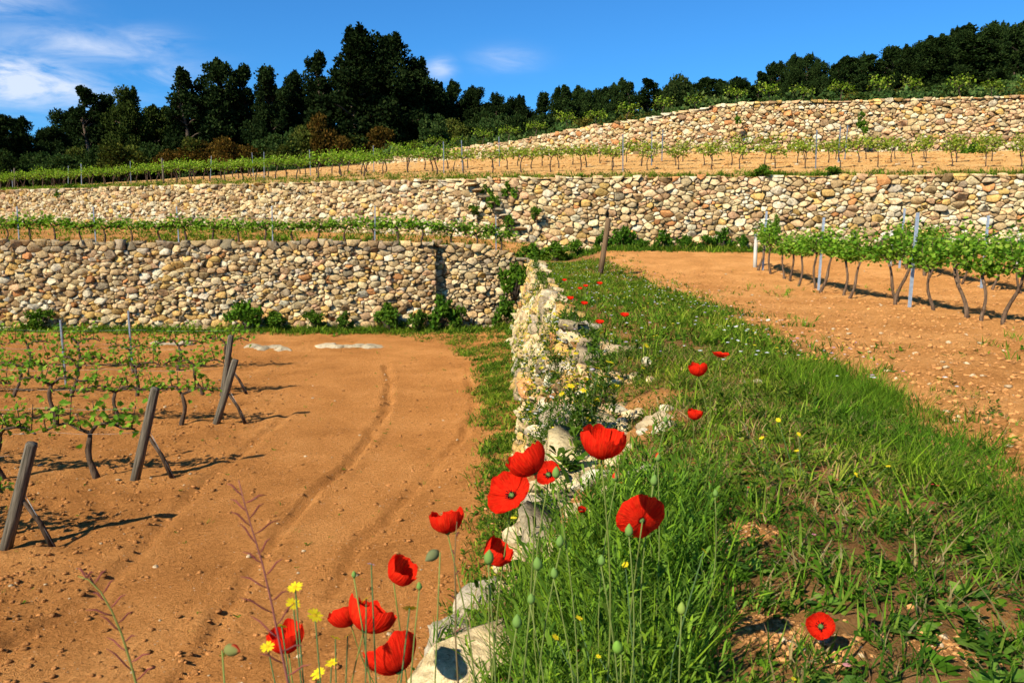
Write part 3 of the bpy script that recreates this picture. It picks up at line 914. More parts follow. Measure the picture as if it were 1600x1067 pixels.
# weeds at the foot of the right terrace wall
n = 4600
x = .8 + 24 * rng.random(n); y = w2_y(x) - .1 - np.abs(rng.normal(0, 1.0, n))
k = (rng.random(n) < .4 + .6 * sstep(-.2, .2, fbm(x * .5, y, 107, 3)))
x, y = x[k], y[k]
scatter('foot_grass', 'dark weedy grass along the foot of the right terrace wall', TT_FAR, [3, 1, 2, 3], x, y, z_up, 1.0, 2.4, M['leaf'], 'grass')
# sparse weeds in both fields
n = 2600
x = 2.6 + 11 * rng.random(n) ** 1.5; y = 3 + 22 * rng.random(n)
k = rng.random(n) < .55 * sstep(.02, .4, fbm(x * .9, y * .6, 109, 3)) + .35 * sstep(5.2, 3, x) * sstep(7, 16, y)
x, y = x[k], y[k]
scatter('field_weeds', 'scattered thin weeds on the ploughed right field', TT_FAR[:3], [3, 3, 1], x, y, z_up, .5, 1.1, M['leaf'], 'weeds')
n = 260
x = -8 + 7.6 * rng.random(n); y = 6 + 20 * rng.random(n)
scatter('field_weeds', 'tiny weed seedlings on the bare lower field', TT_FAR[:3], [1, 2, 3], x, y, z_low, .25, .6, M['leaf'], 'weeds')
# terrace edges
n = 6500
x = -45 + 80 * rng.random(n); y = w2_y(x) + .35 + np.abs(rng.normal(0, 1.0, n)) * (1 + 3.6 * sstep(2, -8, x))
k = rng.random(n) < .5 + .5 * sstep(-.2, .2, fbm(x * .4, y * .4, 111, 3))
scatter('terrace_grass', 'grass fringe along the top of the terrace walls', TT_FAR, [3, 3, 1, 2], x[k], y[k], z_t2, .9, 2.0, M['leaf'], 'grass')
n = 4200
x = -30 + 31 * rng.random(n); y = w1_y(x) + .4 + (w2_y(x) - w1_y(x) - .6) * rng.random(n)
k = rng.random(n) < .25 + .75 * sstep(-.1, .25, fbm(x * .4, y * .4, 113, 3)) * sstep(-24, -12, x)
scatter('terrace_grass', 'weeds under the vines of the middle terrace', TT_FAR, [3, 2, 2, 2], x[k], y[k], z_t1, 1.0, 2.4, M['leaf'], 'grass')
# low plants rooted in the joints of the bank wall
n = 6000
y = 3 + 25 * rng.random(n) ** 1.2; v = .2 + 2.15 * rng.random(n) ** .8
k = rng.random(n) < np.maximum(sstep(-.45, .1, fbm(y * .8, v * 1.6, 115, 3)), .75 * sstep(1.7, .7, v + .5 * fbm(y * 1.3, v, 117, 2)))
P = mp0(y[k], v[k], np.full(k.sum(), .02))
scatter('wall_herbs', 'grey-green herbs rooted in the joints of the tumbled wall', TT_FAR[1:] + [herb(14, .09, .010, GD + [(.12, .15, .07)], 31, 1.2, stemh=.1)], [2, 2, 2, 3], P[:, 0], P[:, 1], lambda a, b: P[:, 2], .6, 1.35, M['leaf'], 'plants')

# earth clods
CL = []
for i in range(5):
    me = rock_mesh('c', 1, 1, .7, (1, 1, 1), 200 + i, sub=1, rough=1.6)
    V = np.zeros(len(me.vertices) * 3); me.vertices.foreach_get('co', V)
    F = np.array([p.vertices[:] for p in me.polygons])
    CL.append((V.reshape(-1, 3), F, np.ones((len(V) // 3, 3))))
    bpy.data.meshes.remove(me)
def clods(name, label, x, y, zf, smin, smax, base, stone=.06, power=3.0):
    n = len(x)
    s = smin + (smax - smin) * rng.random(n) ** power
    pos = np.stack([x, y, zf(x, y) + s * .15], -1)
    tint = np.array(base)[None] * (1 + .5 * (rng.random((n, 1)) - .5))
    st = rng.random(n) < stone
    tint[st] = np.array([.66, .5, .31]) * (1 + .3 * (rng.random((st.sum(), 1)) - .5))
    V, F, C = join_templates(CL, rng.integers(0, 5, n), pos, rng.uniform(0, 6.28, n), s, tint=tint, sz=rng.uniform(.5, 1.0, n))
    o = link(name, mesh(name, V, F, M['clod'], C))
    tag(o, label, 'earth', kind='stuff')
n = 20500
y = 5.2 + 17 * rng.random(n) ** 1.5; x = -y * .68 + (y * .68 + .3) * rng.random(n)
t = 1 - sstep(-.5, .9, x - till_edge(y))
k = rng.random(n) < .25 + .75 * t + .6 * np.exp(-(pl_dist(x, y, rut1) / .12) ** 2)
x, y, t = x[k], y[k], t[k]
clods('earth_clods', 'crumbly red earth clods and pebbles on the lower field', x, y, z_low, .005, .042, (.50, .225, .075), .05, 4.5)
n = 10500
y = 2.6 + 22 * rng.random(n) ** 1.15; x = edge_x(y) - .5 + (y * .66 + 1 - edge_x(y)) * rng.random(n)
k = (x > edge_x(y) - .4)
clods('earth_clods', 'crumbly orange earth clods on the ploughed right field', x[k], y[k], z_up, .007, .045, (.66, .32, .115), .04, 3.8)
xs_, ys_ = [], []
for c, r in bare:
    m = 220
    xs_.append(c[0] + rng.normal(0, r * .6, m)); ys_.append(c[1] + rng.normal(0, r * .6, m))
clods('earth_clods', 'loose orange crumbs on the bare patches of the bank', np.concatenate(xs_), np.concatenate(ys_), z_up, .003, .014, (.66, .34, .13), .05, 3.0)
n = 3000
x = -25 + 60 * rng.random(n); y = w2_y(x) + 1 + (w3_y(x) - w2_y(x) - 1.4) * rng.random(n)
clods('earth_clods', 'yellow earth clods between the upper terrace vines', x, y, z_t2, .03, .14, (.64, .34, .12), .05, 2.5)

# ------------------------------------------------------------------ trees and bushes
def tube(path, rad, n=6, cap=True):
    P = np.asarray(path, float); m = len(P)
    V, F = [], []
    for i in range(m):
        t = P[min(i + 1, m - 1)] - P[max(i - 1, 0)]
        t /= max(1e-9, np.linalg.norm(t))
        a = np.cross(t, [0, 0, 1.0] if abs(t[2]) < .9 else [1.0, 0, 0]); a /= np.linalg.norm(a)
        b = np.cross(t, a)
        r = rad[i] if hasattr(rad, '__len__') else rad
        for k in range(n):
            q = 2 * math.pi * k / n
            V.append(P[i] + r * (math.cos(q) * a + math.sin(q) * b))
    for i in range(m - 1):
        for k in range(n):
            A, B = i * n + k, i * n + (k + 1) % n
            F += [(A, B, B + n), (A, B + n, A + n)]
    if cap:
        V.append(P[-1]); c = len(V) - 1
        F += [((m - 1) * n + k, (m - 1) * n + (k + 1) % n, c) for k in range(n)]
        V.append(P[0]); c = len(V) - 1
        F += [((k + 1) % n, k, c) for k in range(n)]
    return np.array(V), np.array(F)
def cat(parts):
    Vs, Fs, k = [], [], 0
    for V, F in parts:
        Vs.append(V); Fs.append(F + k); k += len(V)
    return np.concatenate(Vs), np.concatenate(Fs)
def sprays(r2, lobes, per, size, cols, up=.5, shell=(.45, 1.05)):
    """small two-faced leaf sprays filling a set of ellipsoid lobes"""
    Vs, Cs = [], []
    for (c, rad, m) in lobes:
        n = int(per * m)
        d = r2.normal(size=(n, 3)); d /= np.linalg.norm(d, axis=1)[:, None]
        rr = shell[0] + (shell[1] - shell[0]) * r2.random((n, 1)) ** .6
        rr *= 1 + .18 * np.sin(d[:, :1] * 7 + c[0] * 5) * np.sin(d[:, 1:2] * 8 + c[1] * 7)
        p = np.array(c) + d * rr * np.array(rad)
        a = d * .7 + r2.normal(size=(n, 3)) * .8; a[:, 2] += up
        a /= np.linalg.norm(a, axis=1)[:, None]
        b = np.cross(a, r2.normal(size=(n, 3))); b /= np.linalg.norm(b, axis=1)[:, None] + 1e-9
        s = size * r2.uniform(.55, 1.3, (n, 1))
        q = np.stack([p - b * s * .32, p + b * s * .32, p + a * s * 1.1 + b * s * .1, p + a * s * .55 - b * s * .55], 1)
        Vs.append(q.reshape(-1, 3))
        cc = np.array(cols)[r2.integers(0, len(cols), n)] * r2.uniform(.7, 1.3, (n, 1))
        Cs.append(np.repeat(cc, 4, 0))
    V = np.concatenate(Vs); C = np.concatenate(Cs)
    k = np.arange(len(V) // 4) * 4
    F = np.concatenate([np.stack([k, k + 1, k + 2], -1), np.stack([k, k + 2, k + 3], -1)])
    return V, F, C
PG = [(.024, .045, .013), (.032, .058, .015), (.018, .034, .011), (.05, .075, .02)]
def pine_template(seed, tall=1.0, wide=.42, low=.22):
    r2 = np.random.default_rng(seed)
    H = 10.0
    trunk = [np.array([.25 * math.sin(z * .6 + seed), .25 * math.cos(z * .5 + seed), z]) for z in np.linspace(-.6, H * .82, 8)]
    parts = [tube(trunk, np.linspace(.26, .06, 8), 7)]
    lobes = []
    nl = 58
    lean = r2.normal(0, .35, 2)
    for i in range(nl):
        t = low + (1 - low) * ((i + .5) / nl) ** .9
        prof = wide * H * .5 * (math.sin(math.pi * min(1, (t - low) / (1 - low) * .64 + .27)) ** .8) * (1 + .28 * math.sin(t * 17 + seed))
        a = i * 2.4 + r2.uniform(-.8, .8)
        rr = prof * r2.uniform(.15, 1.12)
        c = np.array([rr * math.cos(a) + lean[0] * t, rr * math.sin(a) + lean[1] * t, H * t * .95 + r2.uniform(-.35, .35)])
        rad = H * wide * r2.uniform(.08, .20) * (1.1 - .35 * t)
        lobes.append((c, (rad, rad, rad * r2.uniform(.75, 1.15)), (rad / .9) ** 2))
        z0 = max(.1, c[2] - .8)
        s = np.array([.25 * math.sin(z0 * .6 + seed), .25 * math.cos(z0 * .5 + seed), min(z0, H * .8)])
        if i % 2 == 0: parts.append(tube([s, (s + c) / 2 + [0, 0, .15], c], [.09, .06, .03], 5))
    for k in range(5):                       # leaders breaking the outline at the top
        a = r2.uniform(0, 6.28); rr = r2.uniform(.0, .28) * wide * H * .5
        lobes.append((np.array([rr * math.cos(a), rr * math.sin(a), H * r2.uniform(.90, 1.0)]), (.24, .24, .5), .35))
    V, F = cat(parts)
    tr = mesh('trunk', V, F, M['treebark'], smooth=True)
    V, F, C = sprays(r2, lobes, 620, .20, PG, .7, (.2, 1.22))
    cr = mesh('crown', V, F, M['pine'], C)
    return tr, cr
def round_template(seed, cols, mat, nl=9, per=620, size=.085, flat=.7, spread=0):
    """bush about 2 m wide and 1.6 m tall, on a few stems"""
    r2 = np.random.default_rng(seed)
    lobes, parts = [], []
    for i in range(nl):
        a = r2.uniform(0, 6.28); rr = r2.uniform(.05, .68)
        c = np.array([rr * math.cos(a), rr * math.sin(a), r2.uniform(.35, 1.25) * (1.15 - .5 * rr)])
        rad = r2.uniform(.28, .5) if not spread else r2.uniform(.14, .34)
        if spread: c = c * np.array([1.25, 1.25, 1.15])
        lobes.append((c, (rad, rad, rad * .85), (rad / .4) ** 2))
        parts.append(tube([(0, 0, -.1), c * [.4, .4, .5], c], [.035, .025, .012], 4))
    V, F = cat(parts)
    st = mesh('stems', V, F, M['treebark'])
    V, F, C = sprays(r2, lobes, per, size, cols, .4, (.3, 1.08))
    V[:, 2] = np.maximum(V[:, 2], -.03)
    return st, mesh('foliage', V, F, M[mat], C)
PINES = [pine_template(31, wide=.40, low=.05), pine_template(32, wide=.5, low=.06), pine_template(33, wide=.58, low=.04), pine_template(34, wide=.34, low=.05), pine_template(35, wide=.62, low=.08)]
BG = [(.045, .085, .02), (.06, .105, .025), (.03, .06, .016), (.085, .12, .03)]
BUSH = [round_template(45, GD, 'bush', 16, 150, .17, spread=.55), round_template(46, GD, 'bush', 14, 170, .16, spread=.6), round_template(47, GD, 'bush', 12, 200, .15, spread=.5),
        round_template(41, BG, 'bush'), round_template(42, BG, 'bush', 12), round_template(43, BG, 'bush', 7), round_template(44, BG, 'bush', 10, 420, .10)]
def tree(px, ytop, ybase, wpx, dist, kind, label, color=(1, 1, 1), cname='pine_tree', category='tree', group='pines behind the terraces'):
    a = AT(px, ytop, dist)
    zb = float(z_t2(a[0], dist))
    h = a[2] - zb
    t = empty(cname, (a[0], dist, zb - .05), rng.uniform(0, 6.28))
    tag(t, label, category, group)
    tr, cr = PINES[kind]
    base_w = (.40, .5, .58, .34, .62)[kind] * 10 * 1.25
    w = wpx * 1.36 * dist / FPX
    s = h / 10.15; sx = w / base_w
    t.scale = (sx, sx, s)
    link('trunk', tr, t)
    c = link('crown', cr, t)
    c.color = (*color, 1)
    return t
# (pixel centre, top, base, width, distance, kind)
left = [(-8, 178, 285, 70, 88, 1), (28, 184, 285, 62, 92, 2), (84, 198, 285, 58, 94, 4), (131, 137, 280, 52, 90, 3), (168, 150, 280, 62, 93, 1), (200, 138, 280, 66, 90, 2),
        (240, 165, 275, 52, 96, 0), (284, 109, 270, 58, 88, 3), (338, 93, 265, 66, 90, 0), (379, 104, 265, 54, 92, 3), (420, 106, 262, 62, 89, 1), (460, 112, 262, 48, 93, 0),
        (497, 84, 258, 52, 92, 3), (549, 43, 255, 108, 88, 1), (606, 56, 250, 108, 91, 2), (650, 92, 245, 84, 94, 2), (683, 128, 240, 52, 97, 4), (706, 128, 235, 44, 99, 1),
        (738, 136, 232, 52, 100, 4), (775, 147, 230, 44, 100, 2), (812, 150, 225, 46, 102, 4)]
LL = ['leftmost dark pine cut by the picture edge', 'second dark pine from the far left', 'small round dark pine standing alone left of the taller group', 'narrow pointed pine at the left end of the taller group',
      'dark pine just right of the narrow pointed one', 'bushy pine left of the lighter green tree', 'lighter green loose tree between two dark pine groups', 'narrow pine with high crown left of the second tall group',
      'tallest pine of the second group from the left', 'slim pine just right of the second group\'s tallest', 'broad pine in the middle of the second group', 'slim pine at the right end of the second group',
      'narrow pine leaning against the biggest tree clump', 'tallest pine of the whole skyline', 'second tallest broad pine right beside the tallest', 'rounded pine forming the right shoulder of the biggest clump',
      'small pine just right of the biggest clump', 'thin small pine second right of the biggest clump', 'low pine third right of the biggest clump', 'low pine fourth right of the biggest clump', 'low pine at the dip of the skyline']
for t, lab in zip(left, LL):
    c = (1, 1, 1) if 'lighter' not in lab else (2.4, 2.0, 1.4)
    v = rng.uniform(.38, .62)
    tree(*t, lab, tuple(v * q for q in c))
right = []
for px in np.arange(845, 1640, 13):
    top = I(px, [845, 880, 940, 1000, 1060, 1130, 1180, 1220, 1290, 1370, 1430, 1470, 1520, 1575, 1650], [155, 132, 138, 118, 124, 124, 126, 92, 84, 76, 72, 46, 40, 30, 26])
    right.append((px + rng.uniform(-8, 8), top - 4 + abs(rng.normal(0, 13)), 0, rng.uniform(30, 46) * (1 + .35 * (px > 1430)), rng.uniform(84, 112) - 8 * (px > 1430), int(rng.choice([0, 1, 3, 3, 4]))))
for i, t in enumerate(right):
    v = rng.uniform(.45, .95)
    tree(*t, f'{ordinal(i + 1)} pine rightward along the wooded hilltop above the highest wall', (v, v * 1.02, v * .9), group='pines on the right hilltop')
back = []
for px in np.arange(0, 840, 38):
    top = I(px, [0, 90, 110, 250, 280, 480, 520, 680, 700, 850], [205, 215, 170, 180, 135, 135, 110, 120, 155, 165]) + rng.uniform(0, 14)
    back.append((px + rng.uniform(-9, 9), top, 0, rng.uniform(70, 92), rng.uniform(100, 112), int(rng.integers(0, 5))))
for i, t in enumerate(back):
    v = rng.uniform(.4, .7)
    tree(*t, f'{ordinal(i + 1)} shaded pine from left filling the gaps behind the front pines', (v, v, v), group='pines behind the front pines')
def bush(x, y, z, w, h, kind, label, color=(1, 1, 1), name='bush', group=None, category='bush'):
    t = empty(name, (x, y, z), rng.uniform(0, 6.28))
    tag(t, label, category, group)
    t.scale = (w / 2.0, w / 2.0, h / 1.6)
    st, fo = BUSH[kind]
    link('stems', st, t)
    f = link('foliage', fo, t)
    f.color = (*color, 1)
    return t
rust = (2.6, .9, .7)
olive = (2.2, 1.5, 1.1)
i = 0
k_r = 0
for px in np.arange(-10, 860, 21):
    d = rng.uniform(80, 87) if px < 560 else rng.uniform(86, 94)
    a = AT(px + rng.uniform(-8, 8), 250, d)
    q = rng.random()
    isr = (265 < px < 420 and q < .6) or (485 < px < 600 and q < .55)
    i += 1
    v = rng.uniform(.4, .8)
    col = rust if isr else (olive if q > .75 else (1, 1, 1))
    h = rng.uniform(2.4, 4.2) if not isr else rng.uniform(2.4, 3.2)
    if 485 < px < 530: h = 4.8
    word = 'rust brown dry' if isr else ('olive green' if q > .75 else 'dark green')
    bush(a[0], d - (2.5 if isr else 0), float(z_t2(a[0], d)), rng.uniform(3.4, 5.0), h, int(rng.integers(3, 7)), f'{word} bush under the left pines, {ordinal(i)} from the left', tuple(v * c for c in col), group='bushes under the left pines')
i = 0
for px in np.arange(700, 1640, 24):
    i += 1
    a = AT(px + rng.uniform(-9, 9), 180, 1.0)
    d = I(px, [700, 850, 1000, 1140, 1300, 1640], [78, 72, 66, 58, 56, 54]) + rng.uniform(-1, 9)
    xx = a[0] * d
    v = rng.uniform(.7, 1.5)
    br = rng.random() < .2
    bush(xx, d, float(z_t2(xx, d)), rng.uniform(2.0, 3.4), rng.uniform(.8, 1.35), int(rng.integers(3, 7)), f'{"brownish" if br else "green"} scrub bush above the highest wall, {ordinal(i)} from the left',
         tuple(v * c for c in ((2.6, 1.3, .9) if br else (1.3, 1.15, 1))), group='scrub above the highest wall')
a = AT(1062, 119, 80); zb = float(z_t2(a[0], 80)); bush(a[0], 80, zb, 3.9, a[2] - zb, 4, 'round nearly black evergreen bush standing out on the skyline right of the dip', (.55, .5, .5))
# undergrowth on the hill: low scrub nobody could count
r2 = np.random.default_rng(77)
TU = []
for s in range(3):
    V, F, C = sprays(r2, [(np.array([r2.uniform(-.5, .5), r2.uniform(-.5, .5), r2.uniform(.1, .5)]), (.45, .45, .4), 1) for _ in range(4)], 24, .14, BG, .5, (.2, 1.05))
    TU.append((V, F, C))
n = 850
x = -75 + 140 * rng.random(n); y = w3_y(x) + 1.0 + 42 * rng.random(n) ** 1.3
y = np.where(x < -10, np.maximum(y, I(x, [-110, -50, -10], [82, 78, 70])), y)
scatter('undergrowth', 'low dark scrub covering the hillside under the pines', TU, [1, 1, 1], x, y, z_t2, .6, 1.5, leaf_mat('scrub_leaf', trans=.15), 'undergrowth', .7, .1)

# bushes at the feet and on top of the walls (pixel, depth offset, size, label)
WB = [((608, 512), 28.55, -2, 1.15, 1.0, 'dark green bush at the wall foot, largest one right of the rock slabs', (.9, 1, .8)),
      ((655, 510), 28.5, -2, .8, .75, 'small dark bush at wall foot between the largest bush and the corner', (.8, .9, .8)),
      ((690, 505), 28.6, -2, 1.0, 1.1, 'dark bush right under the shadowed wall corner', (.7, .9, .7)),
      ((715, 512), 28.7, -2, .8, .9, 'green bush just right of the shadowed wall corner', (.9, 1, .8)),
      ((540, 520), 28.6, -2, .6, .6, 'small round dark bush above the larger rock slab', (.7, .8, .7)),
      ((493, 522), 28.6, -2, .75, .75, 'dark bush at wall foot left of the larger rock slab', (.8, .9, .7)),
      ((430, 525), 28.5, -2, 1.1, .7, 'low spreading bush at wall foot above the small rock slab', (.9, 1, .8)),
      ((385, 520), 28.4, -2, 1.3, 1.1, 'green bush at the wall foot behind the leaning end posts', (.9, 1.1, .8)),
      ((60, 520), 28.5, -2, 1.0, .8, 'dark bush at the wall foot near the left picture edge', (.9, 1, .8)),
      ((788, 505), 28.8, -1.95, .9, 1.0, 'dark shrub in the corner where the tall wall meets the tumbled wall', (.8, .95, .8))]
for q, d, z, w, h, lab, c in WB:
    a = AT(*q, d); bush(a[0], d, z, w, h, int(rng.integers(0, 3)), lab, tuple(1.1 * k for k in c), 'shrub', category='shrub')
WT = [((805, 440), 28.9, -1.0, 1.3, 1.2, 'green shrub growing out of the wall end beside the bank'), ((830, 400), 30.5, .5, 1.2, .8, 'leafy shrub on the ramp above the wall end'),
      ((870, 395), 31.5, .6, 1.3, .8, 'leafy shrub on the ramp, right of the first'), ((905, 392), 32.5, .7, 1.0, .8, 'dark shrub on the ramp left of the leaning stake'),
      ((798, 303), 35.4, 3.25, 1.0, 1.1, 'dark round bush on the wall top beside the steps'), ((762, 300), 35.8, 3.35, .8, .7, 'small dark bush on the wall top at the head of the steps'),
      ((740, 330), 35.4, 2.5, .5, .5, 'light green tuft in the wall left of the steps'), ((420, 303), 44.0, 3.6, .9, .9, 'dark bush hanging on the top of the long low wall'),
      ((108, 302), 51.8, 3.9, 1.6, .8, 'low bush on the left end of the long low wall top'), ((1350, 200), 44.6, 6.9, .8, .8, 'dark bush growing from the face of the highest wall'),
      ((1345, 183), 44.9, 7.6, .5, .5, 'tiny bush on the highest wall just above the larger one'), ((1152, 190), 47.2, 7.6, .5, .6, 'small plant rooted in the highest wall near its left rise'),
      ((835, 335), 34.2, 1.9, .55, .6, 'small plant on the wall right of the steps'), ((1520, 243), 43.0, 5.0, 1.3, 1.2, 'dark bush among the upper terrace vines near the right edge'),
      ((1192, 272), 32.6, 3.3, .9, .5, 'low green tuft on the wall top, left of two'), ((1295, 272), 32.0, 3.3, 1.0, .5, 'low green tuft on the wall top, right of two'),
      ((770, 318), 35.1, 2.55, .6, .7, 'dark fern tuft at the middle of the steps'), ((795, 348), 34.8, 1.75, .7, .6, 'dark fern tuft at the foot of the steps'),
      ((1212, 362), 31.0, 1.6, .4, .9, 'small dark bush on the right wall behind the first vines')]
for q, d, z, w, h, lab in WT:
    a = AT(*q, d); bush(a[0], d, a[2] - h * .45, w, h, int(rng.integers(0, 3)), lab, (1.0, 1.15, .8), 'shrub', category='shrub')
for i, px in enumerate([945, 975, 1005, 1035, 1070, 1100, 1130, 1160]):
    a = AT(px, 385, 1.0); d = w2_y(a[0] * 33) - .5
    bush(a[0] * d, d, float(z_up(a[0] * d, d)) - .05, rng.uniform(.7, 1.1), rng.uniform(.5, 1.0), i % 3, f'dark shrub at the right wall foot, {ordinal(i + 1)} right of the leaning stake', (.7, .95, .7), 'shrub', 'shrubs at the right wall foot', 'shrub')

# ------------------------------------------------------------------ steps built into the wall
st = empty('stone_steps', tuple(AT(775, 330, 35.2)))
tag(st, 'rough stone slab steps climbing leftwards up the terrace wall', 'steps')
inv = Matrix.Translation(st.location).inverted()
for i in range(8):
    f = i / 7
    xx = -1.75 + 2.1 * f
    yy = w2_y(xx) - .02
    zz = 3.42 - 1.85 * f
    me = rock_mesh('step', .30, .34, .07, pick({'grey': 3, 'tan': 2, 'brown': 1}), 300 + i, rough=.12)
    o = link('step', me, st)
    o.location = inv @ Vector((xx, yy, zz))
    o.rotation_euler = (rng.normal(0, .05), rng.normal(0, .05), -.25 + rng.normal(0, .1))

# ------------------------------------------------------------------ vines
LO = [(0, 0), (.25, -.18), (.52, -.30), (.48, -.10), (.80, -.16), (.72, 0.0), (1.0, .0)]
def leaf_template(simple=False):
    half = [(0, .06), (.05, .42), (.30, .30), (.42, .58), (.62, .32), (1.0, 0)]
    if simple: half = [(0, .1), (.25, .5), (.65, .42), (1.0, 0)]
    V = [(.0, 0, 0), (.5, 0, -.05)]
    up = [(x, y, .12 * y) for x, y in half]
    dn = [(x, -y, .12 * y) for x, y in half[:-1]][::-1]
    ring = up + dn
    V = np.array([(.42, 0, -.05)] + ring)
    n = len(ring)
    F = np.array([(0, 1 + i, 1 + (i + 1) % n) for i in range(n)])
    return V, F
def leaves_at(r2, pts, size, cols, simple=False, droop=.3):
    V0, F0 = leaf_template(simple)
    n = len(pts)
    s = size * r2.uniform(.55, 1.25, n)
    a = r2.uniform(0, 6.283, n)
    pitch = r2.normal(-droop, .55, n); roll = r2.normal(0, .6, n)
    d = np.stack([np.cos(a) * np.cos(pitch), np.sin(a) * np.cos(pitch), np.sin(pitch)], -1)
    sd = np.stack([-np.sin(a), np.cos(a), 0 * a], -1)
    nn = np.cross(d, sd)
    sd2 = sd * np.cos(roll)[:, None] + nn * np.sin(roll)[:, None]
    nn2 = np.cross(d, sd2)
    P = pts[:, None, :] + s[:, None, None] * (V0[None, :, :1] * d[:, None] + V0[None, :, 1:2] * sd2[:, None] + V0[None, :, 2:] * nn2[:, None])
    m = len(V0)
    F = (F0[None] + (np.arange(n) * m)[:, None, None]).reshape(-1, 3)
    C = np.array(cols)[r2.integers(0, len(cols), n)] * r2.uniform(.75, 1.25, (n, 1))
    return P.reshape(-1, 3), F, np.repeat(C, m, 0)
VL = [(.16, .30, .025), (.22, .36, .03), (.11, .24, .02), (.28, .38, .05)]
def vine_template(seed, cord, span, spurs, per, lsize, reach, bark='bark', lean=.12, simple=False, thick=.032, both=True, up=.16, cols=VL, nseg=6, zr=.75):
    """trunk to the cordon height, two arms along x, leafy shoots on spurs"""
    r2 = np.random.default_rng(seed)
    lx, ly = r2.normal(0, lean), r2.normal(0, lean)
    pts = []
    m = 7
    for i in range(m):
        t = i / (m - 1)
        pts.append((lx * cord * (1 - t) + .035 * math.sin(t * 6 + seed), ly * cord * (1 - t) + .035 * math.cos(t * 5 + seed * 2), -.08 + (cord + .05) * t))
    parts = [tube(pts, [thick * (1.35 - .5 * i / (m - 1)) * r2.uniform(.85, 1.2) for i in range(m)], nseg)]
    h = np.array(pts[-1])
    arms = []
    for sg in ((-1, 1) if both else (1,)):
        L = span * r2.uniform(.8, 1.05)
        ap = [h]
        for i in range(1, 5):
            t = i / 4
            ap.append(np.array([sg * L * t, .03 * r2.normal(), cord + .02 + .07 * math.sin(t * 3.1) + .02 * r2.normal()]))
        arms.append(tube(ap, [thick * (.8 - .4 * i / 4) for i in range(5)], max(4, nseg - 1)))
        for j in range(spurs):
            t = (j + r2.uniform(.3, .9)) / spurs
            k = min(3, int(t * 4)); b = ap[k] + (ap[k + 1] - ap[k]) * (t * 4 - k)
            e = b + np.array([r2.normal(0, .05), r2.normal(0, .05), up * r2.uniform(.3, 1.5)])
            arms.append(tube([b, e], [thick * .3, thick * .16], 4))
            shoots.append(e) if False else None
            if j == 0: pass
            tips.append((b + e) / 2 + np.array([0, 0, .02])) if False else None
            P_sh.append(((b + e) / 2, e)) if False else None
            store.append((b, e)) if False else None
            SH.append((b, e))
    V, F = cat(parts); tr = mesh('trunk', V, F, M[bark], smooth=True)
    V, F = cat(arms); co = mesh('cordon', V, F, M[bark], smooth=True)
    L = []
    for b, e in SH:
        n = max(3, int(per * r2.uniform(.6, 1.3)))
        t = r2.random((n, 1))
        L.append(b + (e - b) * t * 1.15 + r2.normal(0, 1, (n, 3)) * np.array([reach, reach * .8, reach * zr]))
    SH.clear()
    V, F, C = leaves_at(r2, np.concatenate(L), lsize, cols, simple)
    return tr, co, mesh('foliage', V, F, M['vineleaf'], C)
SH = []
V_LOW = [vine_template(400 + i, .62, .62, 4, 26, .078, .08, lean=.10, up=.26) for i in range(5)]
V_RIGHT = [vine_template(430 + i, .80, .52, 5, 52, .076, .105, 'bark_r', lean=.14, thick=.028, up=.34, zr=.55) for i in range(5)]
V_MID = [vine_template(460 + i, .55, .60, 5, 30, .095, .11, lean=.08, simple=True, nseg=4) for i in range(4)]
YL = [(.26, .34, .03), (.34, .40, .04), (.20, .29, .03), (.40, .40, .07)]
V_TOP = [vine_template(480 + i, .75, .70, 5, 22, .095, .12, lean=.08, simple=True, nseg=4, thick=.030, up=.28, cols=YL) for i in range(4)]
def vine(T, p, rz, label, group, s=1.0, color=(1, 1, 1)):
    t = empty('grapevine', tuple(p), rz + (math.pi if rng.random() < .5 else 0))
    t.scale = (s, s, s * rng.uniform(.93, 1.07))
    tag(t, label, 'grapevine', group)
    k = T[int(rng.integers(0, len(T)))]
    for nm, me in zip(('trunk', 'cordon', 'foliage'), k):
        o = link(nm, me, tr_ if nm == 'cordon' else t)
        if nm == 'trunk': tr_ = o
        if nm == 'foliage': v = rng.uniform(.85, 1.15); o.color = (*(v * c for c in color), 1)
    return t

def post_mesh(h, r, name='post_shaft', mat='post', n=12, bury=.25):
    P = [(0, 0, -bury), (0, 0, h * .3), (0, 0, h * .65), (0, 0, h - .02), (0, 0, h)]
    V, F = tube(P, [r * 1.05, r, r * .97, r * .95, r * .84], n)
    V = V + .0025 * np.random.default_rng(5).normal(size=V.shape)
    return mesh(name, V, F, M[mat], smooth=False)
def steel_mesh(h, w=.045, bury=.2, mat='metal'):
    """open C-section steel vineyard stake with a row of hooks"""
    t = .005
    sec = [(-w / 2, -w * .4), (w / 2, -w * .4), (w / 2, w * .4), (w / 2 - .012, w * .4), (w / 2 - .012, w * .4 - t), (w / 2 - t, w * .4 - t), (w / 2 - t, -w * .4 + t),
           (-w / 2 + t, -w * .4 + t), (-w / 2 + t, w * .4 - t), (-w / 2 + .012, w * .4 - t), (-w / 2 + .012, w * .4), (-w / 2, w * .4)]
    n = len(sec)
    V = [(x, y, -bury) for x, y in sec] + [(x, y, h) for x, y in sec]
    F = [(i, (i + 1) % n, n + (i + 1) % n, n + i) for i in range(n)] + [tuple(range(n, 2 * n))]
    k = len(V)
    for z in np.arange(.3, h - .05, .18):
        for s in (-1, 1):
            b = len(V)
            V += [(s * w / 2, -.008, z), (s * w / 2, .008, z), (s * (w / 2 + .012), .008, z + .02), (s * (w / 2 + .012), -.008, z + .02)]
            F += [(b, b + 1, b + 2, b + 3)]
    return mesh('stake', V, F, M[mat])
